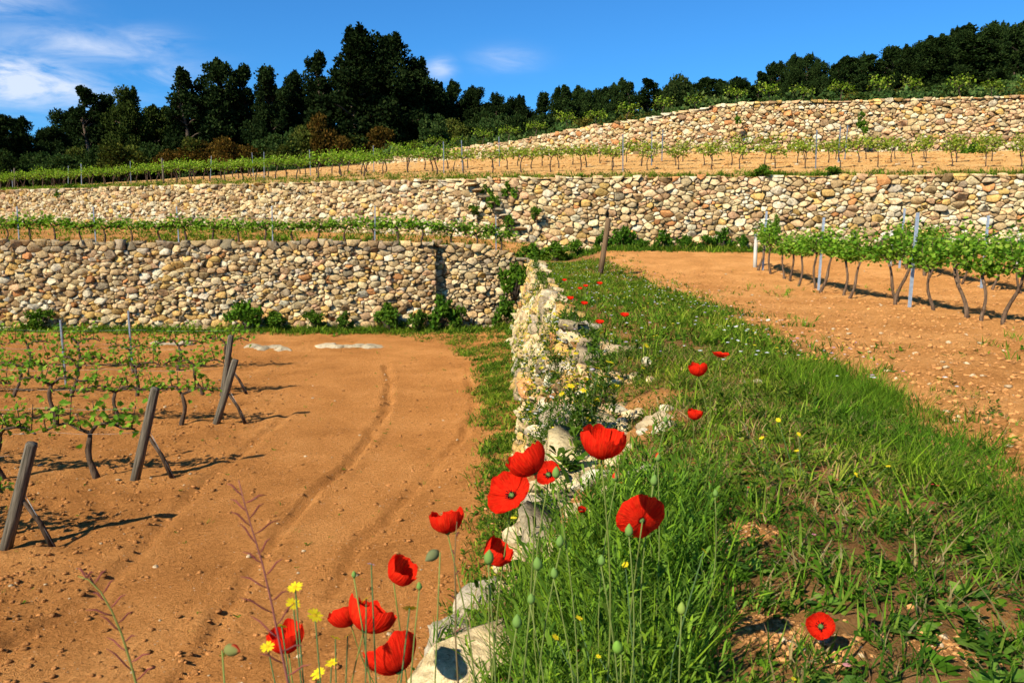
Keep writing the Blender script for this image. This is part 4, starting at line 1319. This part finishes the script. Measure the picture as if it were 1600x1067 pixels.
def wire_run(name, pts, label, group, r=.0028, rowsag=.0):
    V, F = tube(pts, r, 5)
    o = link(name, mesh(name, V, F, M['wire']))
    return tag(o, label, 'wire', group)

# lower-left field: rows running left from leaning end posts
rows = [  # (base px, top px, height label)
    ((8, 852), (50, 692), 'nearest'), ((211, 748), (243, 606), 'second'), ((338, 664), (368, 562), 'third'), ((348, 618), (361, 524), 'farthest')]
names_row = ['nearest', 'second', 'third', 'fourth', 'fifth']
RY = []
for i, (b, tpx, nm) in enumerate(rows):
    pb = G(*b, -2.0); pb[2] = float(z_low(pb[0], pb[1])) - .0
    d = pb[1]
    pt = AT(*tpx, d - .08)
    ax = Vector(pt - pb); L = ax.length
    root = empty('end_post', tuple(pb))
    tag(root, f'grey leaning wooden end post of the {nm} vine row in the lower field', 'post', 'leaning end posts in the lower field')
    sh = link('post_shaft', post_mesh(L, .062), root)
    sh.rotation_euler = ax.to_track_quat('Z', 'X').to_euler()
    # brace: gnarled stick from the middle of the post to the ground
    q0 = pb + np.array(ax) * .52
    q1 = pb + np.array([.52, .05, -.06])
    mid = (q0 + q1) / 2 + np.array([.03, -.02, .04])
    V, F = tube([q0 - pb, mid - pb, q1 - pb], [.022, .028, .036], 7)
    link('brace', mesh('brace', V, F, M['bark'], smooth=True), root)
    V, F = tube([q0 - pb + [.04, 0, .05], q1 - pb + [.06, -.05, 0]], .004, 5)
    link('tie_wire', mesh('tie_wire', V, F, M['wire']), root)
    RY.append((pb, pt))
# rows run to the left, slightly away
lowrows = [(RY[0][0][0], RY[0][0][1]), (RY[1][0][0], RY[1][0][1]), (RY[2][0][0], RY[2][0][1]), (RY[3][0][0], RY[3][0][1]), (RY[3][0][0] - .5, RY[3][0][1] + 3.3)]
for i, (x0, y0) in enumerate(lowrows):
    nv = 0
    xx = x0 - (.55 if i != 1 else .62)
    xend = -.70 * y0 - 1.2
    while xx > xend:
        nv += 1
        p = np.array([xx, y0 + .02 * rng.normal(), 0]); p[2] = float(z_low(p[0], p[1]))
        vine(V_LOW, p, rng.normal(0, .05), f'small-leaved grapevine in the {names_row[i]} row of the lower field, {ordinal(nv)} from its right end', 'vines in the lower field', rng.uniform(.95, 1.1))
        xx -= rng.uniform(1.12, 1.3)
    for z, w in ((.66, 'lower'), (1.0, 'upper')):
        a = np.array([x0 + .12, y0, -2 + z])
        n = 10
        pts = [(x0 + .12 + (xend - x0) * t, y0, -2 + z - .04 * math.sin(t * math.pi * 3) ** 2) for t in np.linspace(0, 1, n)]
        wire_run('trellis_wire', pts, f'{w} trellis wire of the {names_row[i]} vine row in the lower field', 'wires in the lower field', .0018)
sm = steel_mesh(1.45)
for (b, tp_, lab) in [((103, 600), (100, 518), 'steel stake left of the two standing in the lower field vines'), ((207, 575), (204, 488), 'steel stake right of the two standing in the lower field vines')]:
    p = G(*b, -2)
    o = link('steel_stake', sm, None, tuple(p)); o.rotation_euler = (0, -.03, 1.57)
    tag(o, lab, 'stake', 'steel stakes in the lower field')

# right field: rows running away from the viewer
steelR = steel_mesh(1.72, .05, mat='metal_pale')
pale = post_mesh(1.05, .055, 'end_stake', 'post_pale')
rrows = [(7.35, 'nearest', 11.0, 24.9), (11.3, 'middle', 13.5, 24.6), (15.1, 'far', 19.0, 24.6)]
for i, (x0, nm, ya, yb) in enumerate(rrows):
    # spindly, leaning vines
    yy = yb - .55; nv = 0
    while yy > ya:
        nv += 1
        p = np.array([x0 + .05 * rng.normal(), yy, 0]); p[2] = float(z_up(p[0], p[1]))
        vine(V_RIGHT, p, math.pi / 2 + rng.normal(0, .06), f'leafy grapevine in the {nm} row of the right field, {ordinal(nv)} from its far end', 'vines in the right field', rng.uniform(.9, 1.05))
        yy -= rng.uniform(.78, .98)
    o = link('end_stake', pale, None, (x0, yb + .35, float(z_up(x0, yb + .35)))); o.rotation_euler = (0, 0, i)
    tag(o, f'short pale end stake at the far end of the {nm} row in the right field', 'post', 'pale end stakes of the right field')
    k = 0
    for ys_ in ([24.4, 19.9, 15.3] if i == 0 else [24.3, 20.0, 15.6] if i == 1 else [24.2, 20.2]):
        k += 1
        o = link('steel_stake', steelR, None, (x0 - .02, ys_, float(z_up(x0, ys_))))
        o.rotation_euler = (0, .03, rng.uniform(-.2, .2))
        tag(o, f'steel stake in the {nm} row of right field, {ordinal(k)} from far end', 'stake', 'steel stakes in the right field')
    for z, w in ((.83, 'lower'), (1.25, 'upper')):
        pts = [(x0, y_, float(z_up(x0, y_)) * .0 + z + .02 * math.sin(y_)) for y_ in np.linspace(ya - .5, yb + .35, 9)]
        wire_run('trellis_wire', pts, f'{w} trellis wire of the {nm} row in the right field', 'wires in the right field', .0018)
# leaning brown stake at the corner of the right field
b = G(940, 416, .45)
pt = AT(951, 341, b[1]); ax = Vector(pt - b)
o = link('leaning_stake', post_mesh(ax.length, .075, 'leaning_stake', 'post_brown'), None, tuple(b))
o.rotation_euler = ax.to_track_quat('Z', 'X').to_euler()
tag(o, 'brown wooden stake leaning alone at the head of the bank before the wall', 'post')

# middle terrace: one row behind the tall left wall, a second further left
steelM = steel_mesh(1.35, .038)
nv = 0
xx = -.4
while xx > -21.5:
    nv += 1
    yy = w1_y(xx) + 1.3 + .10 * max(0, -xx - 8)
    vine(V_MID, (xx, yy, float(z_t1(xx, yy))), rng.normal(0, .05), f'low green grapevine on the middle terrace, {ordinal(nv)} from the right', 'vines on the middle terrace', rng.uniform(.95, 1.15))
    xx -= rng.uniform(.85, 1.05)
k = 0
for px in (775, 585, 425, 278, 148, 28):
    k += 1
    a = AT(px, 350, 30.6)
    xx = a[0] * (1 if px > 300 else 1.03); yy = w1_y(xx) + 1.25 + .10 * max(0, -xx - 8)
    xx = a[0] * yy / 30.6
    o = link('steel_stake', steelM, None, (xx, yy, float(z_t1(xx, yy)))); o.rotation_euler = (0, rng.normal(0, .02), 0)
    tag(o, f'thin steel stake on the middle terrace, {ordinal(k)} from the right', 'stake', 'steel stakes on the middle terrace')
pts = [(x_, w1_y(x_) + 1.3 + .10 * max(0, -x_ - 8), float(z_t1(x_, w1_y(x_) + 1.3)) + .95) for x_ in np.linspace(.2, -22, 14)]
wire_run('trellis_wire', pts, 'trellis wire of the middle terrace row', None, .004)

# upper terrace: rows following the wall
steelT = steel_mesh(1.6, .04)
woodT = post_mesh(1.6, .06, 'end_post', 'post')
for r_, off in enumerate((4.5, 7.4, 10.2)):
    nv = 0
    xx = 30.0 if r_ < 2 else 26.0
    lim = -46 if r_ < 2 else -30
    k = 0; nxt = 0
    while xx > lim:
        yy = w2_y(xx) + off * (1 + .018 * max(0, -xx))
        px = 800 + FPX * xx / yy
        if px < 1625 and yy < w3_y(xx) - .8 and rng.random() > .06:
            nv += 1
            c = (1, 1, 1) if px > 700 else (.75, .95, .8)
            vine(V_TOP, (xx, yy, float(z_t2(xx, yy))), .32 + rng.normal(0, .05), f'yellow-green grapevine on the upper terrace, {("front", "second", "rear")[r_]} row, {ordinal(nv)} from the right', 'vines on the upper terrace', rng.uniform(.9, 1.12) * (.84 if px > 700 else 1.0), c)
        if nv >= nxt and px < 1605 and yy < w3_y(xx) - .6:
            k += 1; nxt = nv + 6
            big = (px < 420 and r_ == 0 and k % 2 == 0)
            o = link('end_post' if big else 'steel_stake', woodT if big else steelT, None, (xx + .4, yy - .1, float(z_t2(xx, yy)))); o.rotation_euler = (rng.normal(0, .03), rng.normal(0, .03), .3)
            tag(o, f'{"grey wooden post" if big else "thin steel stake"} on the upper terrace, {("front", "second", "rear")[r_]} row, {ordinal(k)} from the right', 'stake', 'stakes on the upper terrace')
        xx -= rng.uniform(1.2, 1.5)
# young vines along the brow above the highest wall
k = 0
for xx in np.arange(34, -16, -1.9):
    yy = w3_y(xx) + 2.2 + rng.uniform(-.4, 1.2)
    if 800 + FPX * xx / yy > 1620: continue
    k += 1
    vine(V_TOP, (xx, yy, float(z_t2(xx, yy)) - .1), .35, f'pale green vine on the brow above the highest wall, {ordinal(k)} from the right', 'vines above the highest wall', rng.uniform(.9, 1.2), (.8, .9, .8))

# ------------------------------------------------------------------ flowers
RED = (.95, .026, .009)
def petal_mesh(seed, Rr, cup, width, ruffle=.05, col=RED):
    """broad fan-shaped petal: u across, v from the base out; cup 0 flat .. 1 upright bowl"""
    r2 = np.random.default_rng(seed)
    nu, nv = 19, 11
    V = []
    ph = r2.uniform(0, 6.28, 4)
    for j in range(nv):
        v = j / (nv - 1)
        ph_ = max(.05, cup * 1.95)
        for i in range(nu):
            u = -1 + 2 * i / (nu - 1)
            a = u * width * (.55 + .45 * min(1, v * 3)) 
            ln = Rr * (1 - .07 * abs(u) ** 4 + ruffle * .35 * math.sin(4 * u + ph[0]) * v)
            q = ph_ * v * (1 + .05 * math.sin(3 * u + ph[2]))
            rr = ln * math.sin(q) / ph_
            z = ln * (1 - math.cos(q)) / ph_ + Rr * v * v * ruffle * (.45 * math.sin(6 * u + ph[1]) + .3 * math.sin(13 * u + ph[2]))
            rr += Rr * v * (.012 * math.sin(22 * u + ph[3]) + .010 * math.sin(37 * u + 9 * v + ph[1]) + .016 * math.sin(9 * v + 4 * u + ph[2]))
            V.append((rr * math.cos(a), rr * math.sin(a), z))
    V = np.array(V)
    idx = np.arange(nu * nv).reshape(nv, nu)
    F = np.stack([idx[:-1, :-1], idx[:-1, 1:], idx[1:, 1:], idx[1:, :-1]], -1).reshape(-1, 4)
    c = np.tile(np.array(col), (len(V), 1))
    c *= (1 + .12 * r2.normal(size=(len(V), 1)))
    c[:nu * 2] = (.03, .003, .006)         # the dark blotch at the petal base
    return mesh('petal', V, F, M['petal'], np.clip(c, 0, .97), smooth=True)
def stem_mesh(name, p0, p1, r, bow, col, nod=0.0, n=9):
    p0 = np.array(p0, float); p1 = np.array(p1, float)
    P = []
    for i in range(n):
        t = i / (n - 1)
        P.append(p0 + (p1 - p0) * np.array([t, t, t ** .9]) + np.array(bow) * math.sin(math.pi * t))
    V, F = tube(P, [r * (1.25 - .4 * i / (n - 1)) for i in range(n)], 6)
    return mesh(name, V, F, M['stem'], np.array(col), smooth=True)
PETALS = {}
def petals(cup):
    k = round(cup, 1)
    if k not in PETALS:
        PETALS[k] = [petal_mesh(500 + int(k * 100) + i, 1.0, k, (1.32, 1.30, 1.15, 1.12)[i], .09 + .03 * (i % 2)) for i in range(4)]
    return PETALS[k]
def poppy(px, py, wpx, label, cup=.6, tilt=(0, 0), dia=.072, stretch=1.0, stem=True, spin=0.0, ground=None, dist=None):
    """tilt: lean of the flower axis from upright, radians towards +x and towards the viewer (-y)"""
    d = dist or FPX * min(dia, .084) / wpx
    dia = dia * 1.16
    c = AT(px, py, d)
    gx, gy = c[0] + random.uniform(-.05, .05), c[1] + random.uniform(-.02, .10)
    gx = max(gx, float(crest_x(gy)) + .03) if c[1] < 8 else gx
    gz = float(z_up(gx, gy))
    if c[2] - gz < .12: gx, gy, gz = c[0], c[1] + .02, c[2] - .14
    root = empty('poppy', (gx, gy, gz))
    tag(root, label, 'poppy', 'red poppies on the bank')
    Rr = dia * (.54 + .22 * cup)
    axis = Vector((math.sin(tilt[0]), -math.sin(tilt[1]), math.cos(tilt[0]) * math.cos(tilt[1]))).normalized()
    cc = np.array(c) - np.array(axis) * Rr * (.30 + .3 * cup)
    q = axis.to_track_quat('Z', 'Y')
    loc = Vector(cc) - root.location
    for i in range(4):
        o = link('petal', petals(cup)[i], root, tuple(loc + axis * (.002 if i < 2 else .004)))
        o.rotation_euler = (q @ Euler((0, 0, spin + (0, math.pi, math.pi / 2, -math.pi / 2)[i])).to_quaternion()).to_euler()
        s = Rr * (1.0 if i < 2 else .93)
        o.scale = (s, s * stretch, s)
    far = d > 6
    if not far:
        V, F = tube([(0, 0, 0), (0, 0, .5), (0, 0, .85), (0, 0, 1)], [.45, .62, .6, .75], 8)
        o = link('seed_capsule', mesh('seed_capsule', V * .009, F, M['stem'], np.array((.12, .2, .05)), smooth=True), root, tuple(loc))
        o.rotation_euler = q.to_euler()
        cap_ = o
        Vs = []
        r2 = np.random.default_rng(int(px))
        for k in range(22):
            a = r2.uniform(0, 6.28); l = r2.uniform(.008, .014); e = r2.uniform(.5, 1.1)
            tip = np.array([math.cos(a) * l * math.cos(e), math.sin(a) * l * math.cos(e), .003 + l * math.sin(e)])
            Vs.append(tube([(0, 0, .003), tip, tip * 1.12], [.0004, .0005, .0013], 4))
        V, F = cat(Vs)
        o = link('stamens', mesh('stamens', V, F, M['stem'], np.array((.012, .006, .012))), cap_)
    bow = (random.uniform(-.04, .04), random.uniform(-.02, .03), 0)
    link('stem', stem_mesh('stem', (0, 0, -.03), tuple(loc), .0016 if not far else .003, bow, (.19, .22, .05)), root)
    return root
PP = [ # px, py, w, label, cup, tilt, dia, stretch, spin
    (446, 990, 64, 'red poppy lowest on the left, a cup beside the yellow flowers', .95, (-.15, -.05), .074, 1.0, .4),
    (538, 955, 52, 'red poppy left half of the overlapping pair above the lowest big poppy', .85, (-.5, -.3), .090, 1.0, .2),
    (582, 955, 68, 'red poppy right half of the overlapping pair above the lowest big poppy', .8, (.4, -.35), .098, 1.0, .9),
    (611, 1016, 84, 'largest red poppy at the bottom edge, petals spread towards the viewer', .8, (-.45, -.6), .088, 1.0, 1.3),
    (630, 889, 56, 'red poppy turned sideways above the overlapping pair', .9, (.7, .2), .066, 1.0, .5),
    (697, 807, 56, 'red poppy in front of the lower field with a dry seed head before it', .95, (-.1, -.2), .066, 1.0, .1),
    (793, 768, 60, 'red poppy lower one of the stacked pair, facing the viewer', .5, (-.5, .75), .072, 1.0, .7),
    (819, 713, 68, 'red poppy upper one of the stacked pair, tilted to the left', .95, (-.6, -.3), .078, 1.0, 1.2),
    (855, 738, 36, 'small red poppy just right of the stacked pair', .6, (-.3, .8), .050, 1.0, .3),
    (780, 860, 54, 'drooping dark red poppy below the stacked pair', .9, (.7, .2), .066, 1.0, .2),
    (943, 683, 74, 'big red poppy seen side-on like a bowl in front of the white rocks', .95, (.08, .1), .078, 1.0, .0),
    (999, 805, 62, 'round flat red poppy standing alone above the dense green stems', .3, (-.15, -1.3), .074, 1.0, .5),
    (1090, 574, 31, 'red poppy on the mid bank, larger one near the far pair of stones', .9, (-.1, .0), .070, 1.0, .3),
    (1126, 552, 21, 'small wide red poppy right above the larger mid bank one', .5, (.1, 0.0), .066, 1.0, .8),
    (1086, 645, 25, 'red poppy cup standing before the flat grey rock', .9, (.1, .1), .056, 1.0, .1),
    (1282, 977, 37, 'low red poppy lying by the bare earth patch at the bottom right', .6, (-.4, .9), .052, 1.0, .6),
    (909, 796, 13, 'tiny red poppy half hidden left of the round flat poppy', .8, (0, .3), .026, 1.0, 0),
    (976, 491, 11, 'far red poppy rightmost of the distant ones on the bank', .6, (0, .3), .07, 1, 0), (937, 502, 11, 'far red poppy nearest to the white rock heap', .6, (0, .3), .07, 1, 0),
    (913, 473, 9, 'far red poppy in the middle of the distant group', .6, (0, .3), .07, 1, 0), (891, 465, 9, 'far red poppy leftmost of the distant middle group', .6, (0, .3), .07, 1, 0),
    (937, 442, 7.5, 'far red poppy right one of the most distant row', .6, (0, .3), .07, 1, 0), (915, 446, 6.5, 'far red poppy second from right of the most distant row', .6, (0, .3), .07, 1, 0),
    (906, 450, 6, 'far red poppy third from right of the most distant row', .6, (0, .3), .07, 1, 0), (882, 437, 6, 'far red poppy leftmost of the most distant row', .6, (0, .3), .07, 1, 0)]
for (px, py, w, lab, cup, tl, dia, stc, sp) in PP:
    poppy(px, py, w, lab, cup, tl, dia, stc, True, sp)

def bud(px, py, dist, label, L=.020, red=0.0, angle=0.0, col=(.16, .26, .06), nod=True):
    c = AT(px, py, dist)
    gx = max(c[0] + random.uniform(-.03, .05), float(crest_x(c[1])) + .02); gy = c[1] + random.uniform(-.02, .05)
    gz = float(z_up(gx, gy))
    root = empty('poppy_bud', (gx, gy, gz))
    tag(root, label, 'poppy bud', 'poppy buds on the bank')
    loc = np.array(c) - np.array([gx, gy, gz])
    zs = np.linspace(0, 1, 8)
    prof = [.06, .34, .47, .5, .47, .38, .22, .03]
    V, F = tube([(0, 0, (z - .5)) for z in zs], [p * .62 for p in prof], 9)
    C = np.tile(np.array(col), (len(V), 1))
    if red: C[(V[:, 2] > .0) & (V[:, 1] > -.1 + .3 * (1 - red))] = (.62, .03, .015)
    o = link('bud', mesh('bud', V * L, F, M['stem'], C, smooth=True), root, tuple(loc))
    o.rotation_euler = (angle * .3, angle, random.uniform(0, 6))
    top = loc + np.array([math.sin(angle) * -.5 * L, 0, -.5 * L * math.cos(angle)])
    link('stem', stem_mesh('stem', (0, 0, -.02), tuple(top), .0013, (random.uniform(-.03, .03), 0, 0), (.20, .24, .06)), root)
buds = [(675, 868, 1.15, .026, 0, -2.0, 'fat drooping poppy bud right of the sideways poppy', (.16, .17, .07)), (363, 1015, 1.0, .026, .8, 1.5, 'red and green poppy bud lowest on the left, hanging sideways', (.2, .2, .06)),
        (764, 870, 1.25, .026, 0, .1, 'green bud in front of the drooping poppy', None), (840, 880, 1.3, .025, 0, .1, 'green bud right of the drooping poppy', None), (869, 738, 1.35, .022, 0, .1, 'green bud touching the small poppy beside the stacked pair', None),
        (1028, 714, 1.9, .022, .9, 0, 'slim red bud opening right of the big side-on poppy', None), (961, 745, 1.8, .022, .7, -.2, 'red-tipped bud below the big side-on poppy', None), (1022, 750, 1.6, .024, 0, .1, 'green bud above the round flat poppy', None),
        (983, 828, 1.4, .024, 0, 0, 'pale green bud under the round flat poppy', None), (1065, 950, 1.25, .022, 0, 0, 'yellow-green bud right in the dense stems', (.26, .34, .06)), (553, 897, 1.2, .012, 0, 0, 'tiny green bud above the overlapping poppies', None),
        (655, 915, 1.2, .014, 0, 0, 'small green bud below the sideways poppy', None), (808, 970, 1.2, .024, 0, .1, 'green bud low in the dense stems, left part', None), (875, 845, 1.35, .022, 0, -.1, 'green bud in the stems below the small poppy', None),
        (866, 895, 1.3, .020, 0, .1, 'green bud among the stems, half way down', None), (965, 1010, 1.15, .026, 0, -.4, 'light green bud near the bottom of the dense stems', (.2, .36, .05)), (1118, 770, 1.9, .02, 0, .1, 'green bud standing right of the round flat poppy', None),
        (830, 935, 1.25, .02, 0, .2, 'green bud between two others in the left stems', None), (940, 875, 1.3, .02, 0, .1, 'green bud below and left of the round flat poppy', None), (1040, 655, 2.2, .02, 0, 0, 'small bud before the cream boulder', None)]
for (px, py, d, L, red, an, lab, col) in buds:
    bud(px, py, d, lab, L, red, an, col or (.17, .28, .06))

# far and tiny wild flowers dotting the bank and the tumbled wall
def dot_flowers(name, label, x, y, z, size, cols):
    T = []
    for i, c in enumerate(cols):
        V = np.array([(0, 0, .3)] + [(math.cos(q), math.sin(q), 0) for q in np.linspace(0, 6.283, 8)[:-1]])
        F = np.array([(0, 1 + k, 1 + (k + 1) % 7) for k in range(7)])
        T.append((V, F, np.tile(np.array(c), (8, 1))))
    n = len(x)
    V, F, C = join_templates(T, rng.integers(0, len(T), n), np.stack([x, y, z], -1), rng.uniform(0, 6, n), size * rng.uniform(.6, 1.3, n), rng.normal(0, .5, n), rng.normal(-.4, .4, n))
    tag(link(name, mesh(name, V, F, M['flower'], C)), label, 'flowers', kind='stuff')
n = 520
y = 6.5 + 20 * rng.random(n); x = crest_x(y) + (edge_x(y) + .6 - crest_x(y)) * rng.random(n)
dot_flowers('wildflowers', 'tiny white and yellow wild flowers dotting the far bank grass', x, y, z_up(x, y) + .10 + .08 * rng.random(n), .017, [(.8, .8, .75), (.78, .6, .03), (.8, .8, .75), (.6, .4, .6)])
n = 1900
y = 4 + 19 * rng.random(n) ** 1.25; v = .8 + 1.5 * rng.random(n) ** .8
q_ = rng.random(n) < sstep(-.25, .2, fbm(y * 1.1, v * 1.4, 119, 3)); y, v = y[q_], v[q_]; n = len(y)
P = mp0(y, v, rng.uniform(.10, .20, n))
dot_flowers('wildflowers', 'tiny yellow and white flowers hanging over the tumbled wall', P[:, 0], P[:, 1], P[:, 2], .021, [(.80, .62, .03), (.78, .66, .04), (.8, .62, .02), (.8, .8, .72)])
n = 70
y = 1.6 + 4 * rng.random(n); x = crest_x(y) + (edge_x(y) - crest_x(y)) * rng.random(n)
dot_flowers('fallen_petals', 'small pink, red and orange leaves and petals lying in the near grass', x, y, z_up(x, y) + .03 + .04 * rng.random(n), .008, [(.5, .05, .04), (.6, .25, .25), (.55, .25, .04), (.35, .2, .1)])

# yellow daisies: clumps with a head, disc and stem for each flower
def daisy_head(seed, col=(.78, .60, .02), disc=(.70, .42, .02), n=12):
    r2 = np.random.default_rng(seed)
    V, F = [], []
    for i in range(n):
        a = 2 * math.pi * i / n + r2.normal(0, .08)
        w = .17; z = r2.uniform(-.05, .12)
        c, s = math.cos(a), math.sin(a)
        k = len(V)
        for (r_, ww) in ((.25, .09), (.7, w), (1.0, .08)):
            V += [(c * r_ - s * ww, s * r_ + c * ww, z * r_), (c * r_ + s * ww, s * r_ - c * ww, z * r_)]
        F += [(k, k + 1, k + 3), (k, k + 3, k + 2), (k + 2, k + 3, k + 5), (k + 2, k + 5, k + 4)]
    pet = mesh('flower_head', np.array(V), np.array(F), M['flower'], np.array(col))
    Vd = [(0, 0, .12)] + [(.32 * math.cos(q), .32 * math.sin(q), .03) for q in np.linspace(0, 6.283, 9)[:-1]]
    Fd = [(0, 1 + i, 1 + (i + 1) % 8) for i in range(8)]
    return pet, mesh('disc', np.array(Vd), np.array(Fd), M['flower'], np.array(disc))
DH = [daisy_head(600 + i) for i in range(3)]
DW = [daisy_head(610 + i, (.8, .8, .74), (.7, .5, .05)) for i in range(2)]
def daisy_clump(label, pts, dist, size, zoff=None, base=None, heads=DH, leafy=True, fcol=GD, name='daisy_plant', category='flowers', tilt=.5):
    """pts: pixel places of the flower heads; one plant rooted below them"""
    P = np.array([AT(px, py, dist + random.uniform(-.12, .12)) for px, py in pts])
    b = P.mean(0)
    if base is not None: b[2] = base
    else: b[2] = min(float(z_up(b[0], b[1])), P[:, 2].min() - .05)
    root = empty(name, tuple(b))
    tag(root, label, category)
    stems = []
    for p in P:
        hd = heads[random.randrange(len(heads))]
        o = link('flower_head', hd[0], root, tuple(p - b))
        link('disc', hd[1], o)
        s = size * random.uniform(.75, 1.15)
        o.scale = (s, s, s)
        o.rotation_euler = (random.uniform(.1, .1 + tilt * 1.4), random.uniform(-tilt, tilt) * .7, random.uniform(0, 6))
        st0 = np.array([(p - b)[0] * .35, (p - b)[1] * .35, -.02])
        mid = (st0 + (p - b)) / 2 + [random.uniform(-.02, .02), 0, .02]
        stems.append(tube([st0, mid, p - b], [.0016, .0013, .0011], 5))
    V, F = cat(stems)
    link('stems', mesh('stems', V, F, M['stem'], np.array((.09, .15, .05))), root)
    if leafy:
        r2 = np.random.default_rng(int(pts[0][0]))
        n = 10 * len(pts)
        H = (P[:, 2].max() - b[2]); Wd = np.ptp(P[:, 0]) / 2 + .04
        T = [herb(9, .05, .005, fcol, 50 + i, 1.2, stemh=.05) for i in range(3)]
        pos = np.stack([r2.normal(0, Wd * .55, n), r2.normal(0, .07, n), r2.uniform(0, max(.05, H * .75), n)], -1)
        V, F, C = join_templates(T, r2.integers(0, 3, n), pos, r2.uniform(0, 6.28, n), r2.uniform(.7, 1.5, n))
        link('leaves', mesh('leaves', V, F, M['leaf'], C), root)
    return root
daisy_clump('yellow hawkweed flowers on thin branching stems beside the lowest left poppy', [(461, 917), (458, 943), (492, 961), (440, 978), (418, 1010), (543, 993), (518, 1035), (497, 1052), (524, 996), (572, 935), (640, 950)], 1.18, .0115, heads=DH, leafy=False)
daisy_clump('yellow daisy clump in full bloom above the white rocks', [(870, 600), (905, 588), (925, 585), (933, 575), (916, 592), (892, 603), (960, 603), (938, 605), (952, 617), (925, 632), (932, 625), (900, 628), (888, 620), (947, 588), (953, 566), (878, 615), (912, 610), (968, 590), (920, 655)], 5.0, .026, base=.02)
daisy_clump('yellow daisies on the wall crest left of the large white rock heap', [(865, 545), (850, 560), (862, 580), (880, 563), (872, 590), (855, 590), (895, 570), (885, 548), (900, 552), (875, 535), (862, 605), (846, 575)], 7.6, .026, base=-.1)
daisy_clump('yellow daisies scattered on the far crest near the wall corner', [(850, 500), (856, 510), (848, 520), (852, 530), (862, 525), (845, 508), (870, 515), (858, 545), (880, 500), (866, 490)], 10.5, .032, base=-.2)
daisy_clump('farthest yellow daisies at the top of the tumbled wall', [(848, 455), (855, 462), (862, 470), (850, 478), (870, 462), (842, 470), (858, 485), (875, 480)], 16, .04, base=-.3)
daisy_clump('small yellow daisies among grass right of the daisy clump', [(985, 560), (1005, 575), (1030, 560), (1045, 585), (1010, 540), (960, 545), (978, 530), (940, 520)], 6.6, .022)
daisy_clump('few tiny yellow flowers dotted in the middle bank grass', [(1216, 656), (1190, 684), (1248, 678), (1245, 704), (1337, 740), (1340, 745), (1388, 728), (1400, 790), (1160, 655)], 3.2, .010, leafy=False)
daisy_clump('white small daisies on the crest left of the big side-on poppy', [(870, 640), (860, 655), (850, 665), (862, 620), (845, 640), (868, 670), (882, 640), (875, 690), (840, 690), (855, 610)], 5.6, .016, base=-.15, heads=DW)
daisy_clump('white umbel flowers at the field edge of the far bank', [(1140, 515), (1150, 510), (1155, 514), (1165, 520), (1145, 525), (1180, 520), (1125, 510), (1200, 500), (1190, 530)], 10, .025, heads=DW, leafy=False)
daisy_clump('yellow flowers low in the near grass left of the round poppy', [(977, 882), (905, 965), (935, 1025), (1240, 1060), (868, 995), (1100, 860)], 1.5, .007, leafy=False)
daisy_clump('white tiny flowers dotting the foot grass beside the wall', [(790, 770), (800, 790), (780, 790), (812, 800), (770, 800), (805, 770), (795, 815), (785, 830)], 6.0, .014, base=-.9, heads=DW)
daisy_clump('pale lilac flower on a thin stem above the sideways poppy', [(580, 881)], 1.2, .007, heads=[daisy_head(630, (.55, .5, .75), (.3, .3, .4), 5)], leafy=False)

# dry reddish mustard stalks with slender pods
def pod_stalk(label, pts, dist, pods, col, L):
    P = np.array([AT(px, py, dist) for px, py in pts])
    b = np.array([P[0][0], P[0][1], -2.0])
    b[2] = float(z_low(b[0], b[1])) if b[0] < float(crest_x(b[1])) - .9 else P[0][2] - .55
    root = empty('pod_stalk', tuple(b))
    tag(root, label, 'dry stalk')
    path = [P[0] - b + np.array([.02, .05, P[0][2] * 0 - (P[0][2] - b[2])])] + [p - b for p in P]
    V, F = tube(path, np.linspace(.0016, .0006, len(path)), 6)
    link('stem', mesh('stem', V, F, M['stem'], np.array(col), smooth=True), root)
    r2 = np.random.default_rng(int(pts[0][0]))
    cu = np.linspace(0, 1, len(P))
    for i in range(pods):
        t = .05 + .9 * i / pods
        s = np.array([np.interp(t, cu, P[:, k]) for k in range(3)]) - b
        sg = -1 if i % 2 else 1
        d = np.array([sg * r2.uniform(.5, 1.0), r2.uniform(-.5, .5), r2.uniform(.25, .8)]); d /= np.linalg.norm(d)
        l = L * r2.uniform(.7, 1.15) * (1.1 - .6 * t)
        V, F = tube([s, s + d * l * .3, s + d * l * .65 + [0, 0, .003], s + d * l], [.0005, .0011, .0011, .0003], 5)
        link('seed_pod', mesh('seed_pod', V, F, M['stem'], np.array((.20, .055, .045)) * r2.uniform(.7, 1.4), smooth=True), root)
    return root
pod_stalk('reddish dry seed pod stalk rising in front of the wheel rut', [(452, 1075), (438, 1010), (425, 945), (410, 880), (395, 830), (383, 790), (373, 750)], .95, 18, (.28, .10, .08), .045)
pod_stalk('greenish seed pod stalk with reddish pods in the lower left corner', [(215, 1075), (204, 1035), (190, 990), (175, 955), (158, 925), (138, 905), (122, 900)], .95, 15, (.22, .24, .06), .038)
pod_stalk('brown dry seed head stalk in front of a poppy', [(712, 1000), (712, 930), (710, 880), (712, 840), (714, 815)], 1.15, 5, (.20, .14, .06), .012)
print('objects', len(bpy.data.objects), 'tris', sum(len(m.polygons) for m in bpy.data.meshes))
